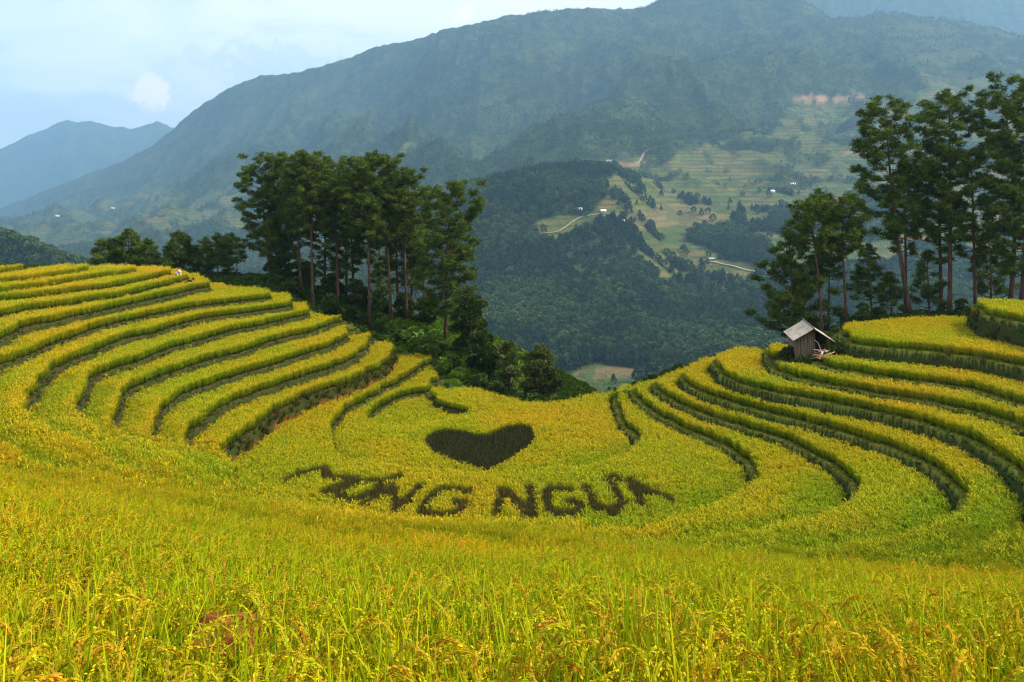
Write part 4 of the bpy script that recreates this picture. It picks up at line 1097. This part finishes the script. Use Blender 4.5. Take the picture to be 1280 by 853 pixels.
# ================================================================ hut
ha = -0.16
hc = np.array([25.3, 68.3]); hb = -13.9
def hloc(v):  # local -> world
    return v
PLANK = simple_mat('weathered_planks', [(.075, .050, .035), (.16, .115, .080), (.25, .20, .155)], 2.5, .9, .15, 0, .5, (6, 6, .35))
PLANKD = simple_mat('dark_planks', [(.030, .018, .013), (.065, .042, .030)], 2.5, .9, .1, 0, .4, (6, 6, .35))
TIN = simple_mat('grey_roof_sheet', [(.26, .22, .18), (.40, .35, .29), (.50, .44, .37)], 1.2, .55, .35, 0, .15, (1, .4, 1))
TIN2 = simple_mat('stained_roof_sheet', [(.30, .24, .19), (.40, .35, .31)], 1.2, .6, .3, 0, .15, (1, .4, 1))
hut = thing('field_hut', 'small wooden field hut with a pale corrugated roof among the right terraces', 'hut', (hc[0], hc[1], hb), ha)
HWd, HL, EZ, RZ = 1.32, 3.9, 1.66, 2.50     # half width, length, eave and ridge heights
r = np.random.default_rng(77)
def plank_wall(p0, p1, z0, ztop, mat, name, miss=0.0):
    mb = MB(); L = math.hypot(p1[0] - p0[0], p1[1] - p0[1]); n = int(L / .17); an = math.atan2(p1[1] - p0[1], p1[0] - p0[0])
    for k in range(n):
        if r.random() < miss: continue
        u = (k + .5) / n; zt = ztop(u) - r.uniform(0, .07); zb = z0 - r.uniform(0, .08)
        mb.box((p0[0] + (p1[0] - p0[0]) * u + r.normal(0, .006), p0[1] + (p1[1] - p0[1]) * u + r.normal(0, .008), (zt + zb) / 2), (L / n - .012, .026, zt - zb), an)
    return mb.build(name, mat, hut)
plank_wall((-HWd, HL / 2), (-HWd, -HL / 2 + .3), -1.15, lambda u: EZ, PLANK, 'side_wall')
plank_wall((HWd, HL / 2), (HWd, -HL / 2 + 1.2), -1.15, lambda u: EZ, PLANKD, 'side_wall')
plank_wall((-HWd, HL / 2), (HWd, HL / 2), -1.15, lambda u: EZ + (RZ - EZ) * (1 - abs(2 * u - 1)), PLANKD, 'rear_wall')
plank_wall((-HWd, -HL / 2 + .3), (.12, -HL / 2 + .3), -1.15, lambda u: EZ + (RZ - EZ) * min(1, u * .95) - .05, PLANK, 'front_wall')
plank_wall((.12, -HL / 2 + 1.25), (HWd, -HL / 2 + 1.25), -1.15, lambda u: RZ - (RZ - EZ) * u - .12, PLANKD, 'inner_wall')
for sx, sy in [(-HWd - .02, -HL / 2 + .27), (.15, -HL / 2 + .24), (HWd, -HL / 2 + .25), (HWd + .02, HL / 2)]:
    mb = MB(); mb.tube(np.array([[sx, sy, -1.15], [sx + r.normal(0, .02), sy, EZ + (RZ - EZ) * (1 - abs(sx) / HWd) * .9]]), .055, 7); mb.build('post', PLANK, hut, True)
for s_ in (-1, 1):
    mb = MB()
    for (y0, y1, dz, mtl) in ((-HL / 2 - .38, -.1, .016, TIN2 if s_ > 0 else TIN), (-.25, HL / 2 + .36, 0, TIN)):
        nu = 60; u = np.linspace(0, 1, nu); ex = 1.78 / HWd * .97
        yy = y0 + (y1 - y0) * u; cor = .018 * np.sin(yy * 2 * math.pi / .15)
        rows = []
        for q in (0, .33, .66, 1.0):
            X = s_ * (HWd + .34) * q; Zr = RZ + .10 - (RZ - EZ) / HWd * (HWd + .34) * q + dz - .03 * math.sin(q * 3)
            rows.append(np.c_[np.full(nu, X), yy, Zr + cor])
        V = np.vstack(rows); V2 = V - np.array([0, 0, .012])
        i = np.arange(nu - 1)
        fs = [np.c_[i + nu * a, i + 1 + nu * a, i + 1 + nu * (a + 1), i + nu * (a + 1)] for a in range(3)]
        mobj('roof_sheet', np.vstack([V, V2]), [np.vstack(fs), np.vstack(fs)[:, ::-1] + len(V)], mtl, hut, True)
mb = MB(); mb.tube(np.array([[0, -HL / 2 - .42, RZ + .13], [0, 0, RZ + .15], [.02, HL / 2 + .62, RZ + .17]]), .06, 8); mb.build('ridge_pole', PLANK, hut, True)
for s_ in (-1, 1):
    mb = MB(); mb.tube(np.array([[s_ * (HWd + .30), -HL / 2 - .33, EZ - .14], [0, -HL / 2 - .33, RZ + .04]]), .035, 6); mb.build('rafter', PLANKD, hut, True)
# firewood and loose boards under the open corner
def hw(x, y, z): return (hc[0] + x * math.cos(ha) - y * math.sin(ha), hc[1] + x * math.sin(ha) + y * math.cos(ha), hb + z)
WOODM = simple_mat('split_wood', [(.20, .10, .055), (.36, .21, .12), (.50, .36, .24)], 5, .85, .15, 0, .4)
fw = thing('firewood_heap', 'reddish heap of split firewood under the open corner of the hut', 'firewood', hw(.80, -HL / 2 - .20, .12), ha)
for k in range(44):
    mb = MB(); a = r.normal(0, .5); c = np.array([r.uniform(-.75, .75), r.uniform(-.75, .35), 0]); c[2] = .05 + max(0, .72 - .5 * abs(c[0]) - .35 * abs(c[1])) * r.random() * 1.3
    d_ = np.array([math.cos(a), math.sin(a), r.normal(0, .18)]) * r.uniform(.25, .5)
    mb.tube(np.array([c - d_, c + d_]), r.uniform(.03, .065), 5); mb.build('log', WOODM, fw)
PALE = simple_mat('pale_board', [(.50, .42, .34), (.68, .62, .55)], 3, .8, .2)
bd_ = thing('loose_boards', 'pale broken boards lying across the firewood heap', 'boards', hw(.50, -HL / 2 - .45, .82), ha)
for c, s_, rz_, tl in [((-.15, 0, .05), (.95, .13, .03), .25, .12), ((.15, -.1, -.02), (.75, .16, .03), -.3, -.1), ((.0, -.25, -.25), (.16, .05, .5), .1, .4), ((.45, .15, .02), (.8, .12, .03), .5, .2)]:
    mb = MB(); mb.box(c, s_, rz_, tl); mb.build('board', PALE, bd_)
stf = MB(); stf.tube(np.array([[0, 0, 1.35], [.25, -.02, 1.15], [.42, -.04, .75], [.55, -.1, 0], [.62, -.12, -.3]]), [.03, .03, .028, .026, .024], 6)
o = stf.build('bent_pole', PALE, None, True); o.location = hw(.12, -HL / 2 - .05, .25); tag(o, 'pale bent pole leaning over the firewood in front of the hut', 'pole')
def creeper(name, label, cat, c, rx, rz_, n, cA, cB, leaf, seed, clumps=5):
    root = thing(name, label, cat, c); rr = np.random.default_rng(seed); Vs, Qs, Ks = [], [], []; nv = 0
    for k in range(clumps):
        V, Q, K = leafy(seed + k, n, rx * rr.uniform(.4, .7), rz_ * rr.uniform(.4, .8), leaf, cA, cB)
        V = V + np.array([rr.uniform(-.6, .6) * rx, rr.uniform(-.6, .6) * rx, rr.uniform(-.1, .45) * rz_])
        Vs.append(V); Qs.append(Q + nv); Ks.append(K); nv += len(V)
    mobj('foliage', np.vstack(Vs), [np.vstack(Qs)], LEAFM, root, attrs={'col': np.vstack(Ks)})
creeper('climbing_plant', 'dark leafy climber sprawling from the hut roof edge to the bank', 'plant', hw(1.85, -1.2, .35), .95, 1.3, 150, *MD, .24, 811, 7)
creeper('bush', 'dark green weeds against the plank side wall of the hut', 'bush', hw(-1.75, -.6, -.25), .85, .8, 170, *DK, .20, 821, 7)
creeper('bush', 'dark green weeds below the front boards of the hut', 'bush', hw(-.55, -2.35, -.35), .8, .7, 170, *DK, .18, 831, 7)

# ================================================================ people working on the left crest
SKIN = simple_mat('skin', [(.30, .17, .11), (.36, .21, .14)], 3, .6)
def cloth(n, c): return simple_mat(n, [tuple(v * .75 for v in c), c], 9, .9, .1)
def skin_mesh(name, verts, edges, rad, mat, parent, rootv=0):
    me = bpy.data.meshes.new(name); me.from_pydata([tuple(v) for v in verts], edges, []); me.update()
    o = bpy.data.objects.new(name, me); C.objects.link(o); me.materials.append(mat)
    o.modifiers.new('skin', 'SKIN'); o.modifiers.new('sub', 'SUBSURF').levels = 1; o.modifiers['sub'].render_levels = 1
    if not me.skin_vertices: me.attributes  # layer is added with the modifier
    for i, rr in enumerate(rad): me.skin_vertices[0].data[i].radius = (rr, rr)
    me.skin_vertices[0].data[rootv].use_root = True
    o.modifiers['skin'].use_smooth_shade = True
    if parent: o.parent = parent
    return o
def person(label, px, py_head, bend, shirt, trousers, hat, face, d=None):
    """stands on the hill with the top of the head seen at py_head"""
    best = None
    if d is None:
        for dd in np.arange(80 + px * .11, 112, .25):
            x = (px - CX) / F * dd; z = float(ground(x, dd)) + 1.60
            e = abs((HZ - z / dd * F) - py_head)
            if best is None or e < best[0]: best = (e, dd)
        d = best[1]
    x = (px - CX) / F * d; z = float(ground(x, d))
    root = thing('person', label, 'person', (x, d, z - .03), face, 'people harvesting on the left hill')
    b = bend
    hip = np.array([0, 0, .86]); ch = hip + np.array([0, -math.sin(b) * .42, math.cos(b) * .42]); nk = hip + np.array([0, -math.sin(b) * .56, math.cos(b) * .56])
    hd = nk + np.array([0, -math.sin(b * .8) * .10, math.cos(b * .8) * .10]); ht = nk + np.array([0, -math.sin(b * .8) * .22, math.cos(b * .8) * .22])
    def arm(s_):
        sh = ch + np.array([s_ * .19, 0, .04]); el = sh + np.array([s_ * .05, -.10 - .1 * b, -.26]); ha_ = el + np.array([-s_ * .05, -.20, -.12 - .1 * b]); return sh, el, ha_
    def leg(s_): return np.array([s_ * .10, 0, .80]), np.array([s_ * .12, -.05, .45]), np.array([s_ * .13, .02, .07]), np.array([s_ * .14, -.15, .04])
    V = [hip, ch, nk, hd, ht]; E = [(0, 1), (1, 2), (2, 3), (3, 4)]; R = [.12, .13, .055, .095, .075]
    for s_ in (-1, 1):
        a = arm(s_); k = len(V); V += list(a); E += [(1, k), (k, k + 1), (k + 1, k + 2)]; R += [.055, .042, .035]
        g = leg(s_); k = len(V); V += list(g); E += [(0, k), (k, k + 1), (k + 1, k + 2), (k + 2, k + 3)]; R += [.085, .06, .045, .04]
    body = skin_mesh('body', V, E, R, SKIN, root)
    a1, a2 = arm(-1), arm(1)
    skin_mesh('shirt', [hip, ch, nk - (nk - ch) * .35, a1[0], a1[1], (a1[1] + a1[2]) / 2, a2[0], a2[1], (a2[1] + a2[2]) / 2], [(0, 1), (1, 2), (1, 3), (3, 4), (4, 5), (1, 6), (6, 7), (7, 8)], [.15, .155, .09, .075, .06, .05, .075, .06, .05], shirt, root)
    l1, l2 = leg(-1), leg(1)
    skin_mesh('trousers', [hip + [0, 0, -.02], l1[0], l1[1], l1[2] + [0, 0, .05], l2[0], l2[1], l2[2] + [0, 0, .05]], [(0, 1), (1, 2), (2, 3), (0, 4), (4, 5), (5, 6)], [.14, .10, .075, .06, .10, .075, .06], trousers, root)
    up_ = (ht - nk) / np.linalg.norm(ht - nk)
    mb = MB()
    if hat == 'hair':
        V, f = [], []
        c = ht - up_ * .05
        mb.tube(np.array([c - up_ * .06, c, c + up_ * .06, c + up_ * .09]) + np.array([0, .02, 0]), [.100, .112, .085, .02], 10); mb.build('hair', HAIR, root, True)
    else:
        mb.tube(np.array([ht - up_ * .03, ht + up_ * .02, ht + up_ * .13, ht + up_ * .14]), [.24, .20, .05, .01], 14); mb.build('hat', hat, root, True)
    return root
HAIR = cloth('hair', (.012, .010, .009)); WHITE = cloth('white_cloth', (.80, .78, .76)); RED = cloth('red_cloth', (.45, .06, .05)); DARKC = cloth('dark_cloth', (.02, .022, .03)); PINK = cloth('pink_cloth', (.75, .45, .45)); BLUE = cloth('blue_cloth', (.05, .07, .14))
person('person in red and white with black hair, farthest out on the hill crest', 27, 332.0, .15, RED, WHITE, 'hair', .4)
person('person in dark clothes showing only head and shoulders behind the crest', 46, 333.4, .3, DARKC, DARKC, 'hair', -.5)
person('person with black hair and a white shirt standing at the hill crest', 70.5, 330.6, .1, WHITE, DARKC, 'hair', .2)
person('person bending in a pale pink hat and white top where the crest slopes down', 219, 339.5, 1.15, WHITE, PINK, PINK, 1.2, 90.5)
person('person in dark clothes bending over the rice at the end of a bank', 233, 346, 1.2, DARKC, BLUE, DARKC, 1.9, 88.5)

# ================================================================ far houses
HWALL = simple_mat('house_wall', [(.55, .52, .48), (.74, .72, .68)], .6, .9); HWOOD = simple_mat('house_wood', [(.10, .07, .05), (.18, .13, .09)], .6, .9)
ROOFG = simple_mat('blue_grey_roof', [(.22, .25, .29), (.36, .39, .43)], .5, .7); ROOFW = simple_mat('white_roof', [(.62, .62, .62), (.80, .80, .80)], .5, .6); DARKW = simple_mat('house_opening', [(.02, .02, .02), (.04, .04, .04)], 1, .5)
def house(label, px, py, L, Wd, Hh, rz, wall, roof):
    p = on_mount(px, py)
    root = thing('house', label, 'house', (p[0], p[1], p[2] - .4), rz, 'houses on the far slopes')
    mb = MB(); mb.box((0, 0, Hh / 2), (L, Wd, Hh)); w_ = mb.build('wall', wall, root)
    mb = MB(); rh = Wd * .33; ov = .6
    V = [[-L / 2 - ov, -Wd / 2 - ov, Hh - .15], [L / 2 + ov, -Wd / 2 - ov, Hh - .15], [L / 2 + ov, 0, Hh + rh], [-L / 2 - ov, 0, Hh + rh], [-L / 2 - ov, Wd / 2 + ov, Hh - .15], [L / 2 + ov, Wd / 2 + ov, Hh - .15]]
    V = np.array(V + [[a, b, c - .12] for a, b, c in V])
    mb.add(V, [[0, 1, 2, 3], [3, 2, 5, 4], [7, 6, 9, 8], [8, 9, 10, 11], [0, 6, 7, 1], [4, 5, 11, 10]]); mb.build('roof', roof, root)
    mb = MB(); mb.box((0, -Wd / 2 - .02, .9), (.9, .08, 1.8)); mb.build('door', DARKW, root)
    for sx in (-L * .3, L * .3):
        mb = MB(); mb.box((sx, -Wd / 2 - .02, 1.5), (.9, .08, .9)); mb.build('window', DARKW, root)
house('white house half hidden by the trees at the valley gap', 703, 493, 9, 6, 3.4, .4, HWALL, ROOFW)
house('long blue grey roofed house beyond the crest of the right field', 791, 489.5, 12, 6, 3.4, -.1, HWALL, ROOFG)
house('brown shed beside the blue grey roofed house', 771, 491, 7, 5, 3, .2, HWOOD, ROOFG)
house('little white roofed house by the dirt track above the woods', 621, 300, 9, 6, 3.2, .5, HWALL, ROOFW)
house('pale hut at the right end of the lower striped fields', 724, 264, 9, 6, 3.2, -.3, HWALL, ROOFW)
house('pale hut at the upper end of the ploughed fields', 754, 266, 8, 6, 3.2, .2, HWALL, ROOFW)
house('tiny house in the middle of the ploughed fields', 777, 278, 8, 5, 3, .1, HWALL, ROOFW)
house('grey roofed house where the pale dirt track begins', 889, 326, 9, 6, 3, .3, HWOOD, ROOFG)
house('white house on the high fields beyond the hut pines', 965, 241, 11, 7, 4, .4, HWALL, ROOFW)
house('white house higher up the same fields near the leaning pine', 991, 232, 11, 7, 4, -.2, HWALL, ROOFW)
house('blue roofed house beside the red road on the knoll', 761, 203.5, 12, 7, 4, .1, HWALL, ROOFG)
house('tiny white house in the hazy valley fields above the left hill', 72, 273, 16, 10, 6, .3, HWALL, ROOFW)
house('second tiny white house in the hazy valley fields, higher up', 141, 262, 16, 10, 6, -.3, HWALL, ROOFW)
# ================================================================ air, sky, sun, camera
SD = np.array([.72, -.10, .68]); SD = SD / np.linalg.norm(SD)
haze = None
mb = MB(); mb.box((0, 5230, 420), (24000, 10540, 2240))
hm = bpy.data.materials.new('haze_air'); hm.use_nodes = True; nt = hm.node_tree
for n_ in list(nt.nodes):
    if n_.type == 'BSDF_PRINCIPLED': nt.nodes.remove(n_)
pv = nt.nodes.new('ShaderNodeVolumePrincipled'); pv.inputs['Color'].default_value = (.38, .67, 1.0, 1); pv.inputs['Density'].default_value = .000105; pv.inputs['Anisotropy'].default_value = .2
nt.links.new(pv.outputs[0], nt.nodes['Material Output'].inputs['Volume'])
hz = mb.build('haze', hm); tag(hz, 'blue haze filling the valley air', 'haze', None, 'stuff')

w = bpy.data.worlds.new('World'); bpy.context.scene.world = w; w.use_nodes = True; nt = w.node_tree; q = NB(nt)
bg = nt.nodes['Background']
sky = q.n('ShaderNodeTexSky'); sky.sky_type = 'NISHITA'; sky.sun_disc = False
sky.sun_elevation = math.asin(SD[2]); sky.sun_rotation = math.atan2(SD[0], SD[1]); sky.altitude = 1200; sky.dust_density = 2.0; sky.air_density = 1.0
gen = q.n('ShaderNodeTexCoord').outputs['Generated']
sx = q.n('ShaderNodeSeparateXYZ'); q.l(gen, sx.inputs[0])
mp = q.n('ShaderNodeMapping'); mp.inputs['Scale'].default_value = (1, 1, 3.4); q.l(gen, mp.inputs['Vector'])
c1 = q.noise(2.1, 9, .60, mp.outputs[0], .6)
cover = q.rng(c1, .34, .62, .5, 1.0)
cl = q.mix(q.noise(4.2, 8, .62, mp.outputs[0], .8), (4.35, 4.65, 4.7), (5.5, 5.4, 5.2))
colr = q.mix(cover, sky.outputs[0], cl)
# grey-blue bank of low cloud near the mountain, torn at its upper edge
lowf = q.mathn('ADD', sx.outputs[2], q.mathn('MULTIPLY', q.mathn('SUBTRACT', q.noise(6, 7, .6, mp.outputs[0], .5), .5), .30))
lowb = q.mathn('MULTIPLY', q.rng(lowf, .19, .10), q.rng(q.noise(3.4, 7, .6, mp.outputs[0]), .36, .56))
colr = q.mix(q.mathn('MULTIPLY', lowb, .75), colr, (2.7, 3.25, 3.75))
# a few cumulus heads catching warm light
def puff(px, py, rad, col, asp=1.0):
    global colr
    d = np.array([(px - CX) / F, 1, (HZ - py) / F]); d /= np.linalg.norm(d)
    nv = q.n('ShaderNodeVectorMath', operation='NORMALIZE'); q.l(gen, nv.inputs[0])
    df = q.n('ShaderNodeVectorMath', operation='SUBTRACT'); q.l(nv.outputs[0], df.inputs[0]); df.inputs[1].default_value = tuple(d)
    ml = q.n('ShaderNodeVectorMath', operation='MULTIPLY'); q.l(df.outputs[0], ml.inputs[0]); ml.inputs[1].default_value = (1, 1, asp)
    ln = q.n('ShaderNodeVectorMath', operation='LENGTH'); q.l(ml.outputs[0], ln.inputs[0])
    e = q.mathn('ADD', q.mathn('DIVIDE', ln.outputs['Value'], rad), q.mathn('MULTIPLY', q.mathn('SUBTRACT', q.noise(55, 7, .62, gen, .5), .5), 3.2))
    colr = q.mix(q.mathn('MULTIPLY', q.rng(e, 1.0, .45), .92), colr, col)
puff(194, 112, .022, (6.6, 5.6, 5.2), 1.0); puff(178, 124, .020, (6.0, 5.4, 5.1), 1.6); puff(120, 132, .05, (3.4, 4.0, 4.4), 3.5); puff(330, 78, .09, (3.7, 4.1, 4.4), 3.0)
puff(578, 16, .020, (5.7, 4.9, 4.5), 1.2); puff(650, 4, .045, (5.2, 4.75, 4.55), 2.2); puff(740, 0, .04, (5.2, 4.8, 4.6), 2.0); puff(250, 92, .05, (4.6, 4.7, 4.8), 3.5)
q.l(colr, bg.inputs['Color']); bg.inputs['Strength'].default_value = .14

sl = bpy.data.lights.new('sun', 'SUN'); sl.energy = 3.3; sl.angle = math.radians(10); sl.color = (1, .87, .68)
so = bpy.data.objects.new('sun', sl); C.objects.link(so); so.rotation_euler = Vector(SD).to_track_quat('Z', 'Y').to_euler(); so.location = (60, 20, 90)

cam = bpy.data.cameras.new('camera'); cam.sensor_width = 36; cam.lens = F / 1280 * 36; cam.shift_y = -(426.5 - HZ) / 1280
cam.clip_start = .1; cam.clip_end = 30000
co = bpy.data.objects.new('camera', cam); C.objects.link(co); co.location = (0, 0, 0); co.rotation_euler = (math.pi / 2, 0, 0)
sc_ = bpy.context.scene; sc_.camera = co
sc_.view_settings.view_transform = 'Standard'; sc_.view_settings.look = 'None'; sc_.view_settings.exposure = .96; sc_.view_settings.gamma = 1
try: sc_.view_settings.use_curve_mapping = False
except Exception: pass
sc_.cycles.use_adaptive_sampling = False; sc_.cycles.pixel_filter_type = 'BLACKMAN_HARRIS'; sc_.cycles.filter_width = 1.2
sc_.cycles.max_bounces = 5; sc_.cycles.diffuse_bounces = 3; sc_.cycles.transmission_bounces = 4; sc_.cycles.volume_bounces = 1
sc_.cycles.use_denoising = True
try: sc_.cycles.denoiser = 'OPENIMAGEDENOISE'
except Exception as e: print('no oidn', e); sc_.cycles.use_denoising = True
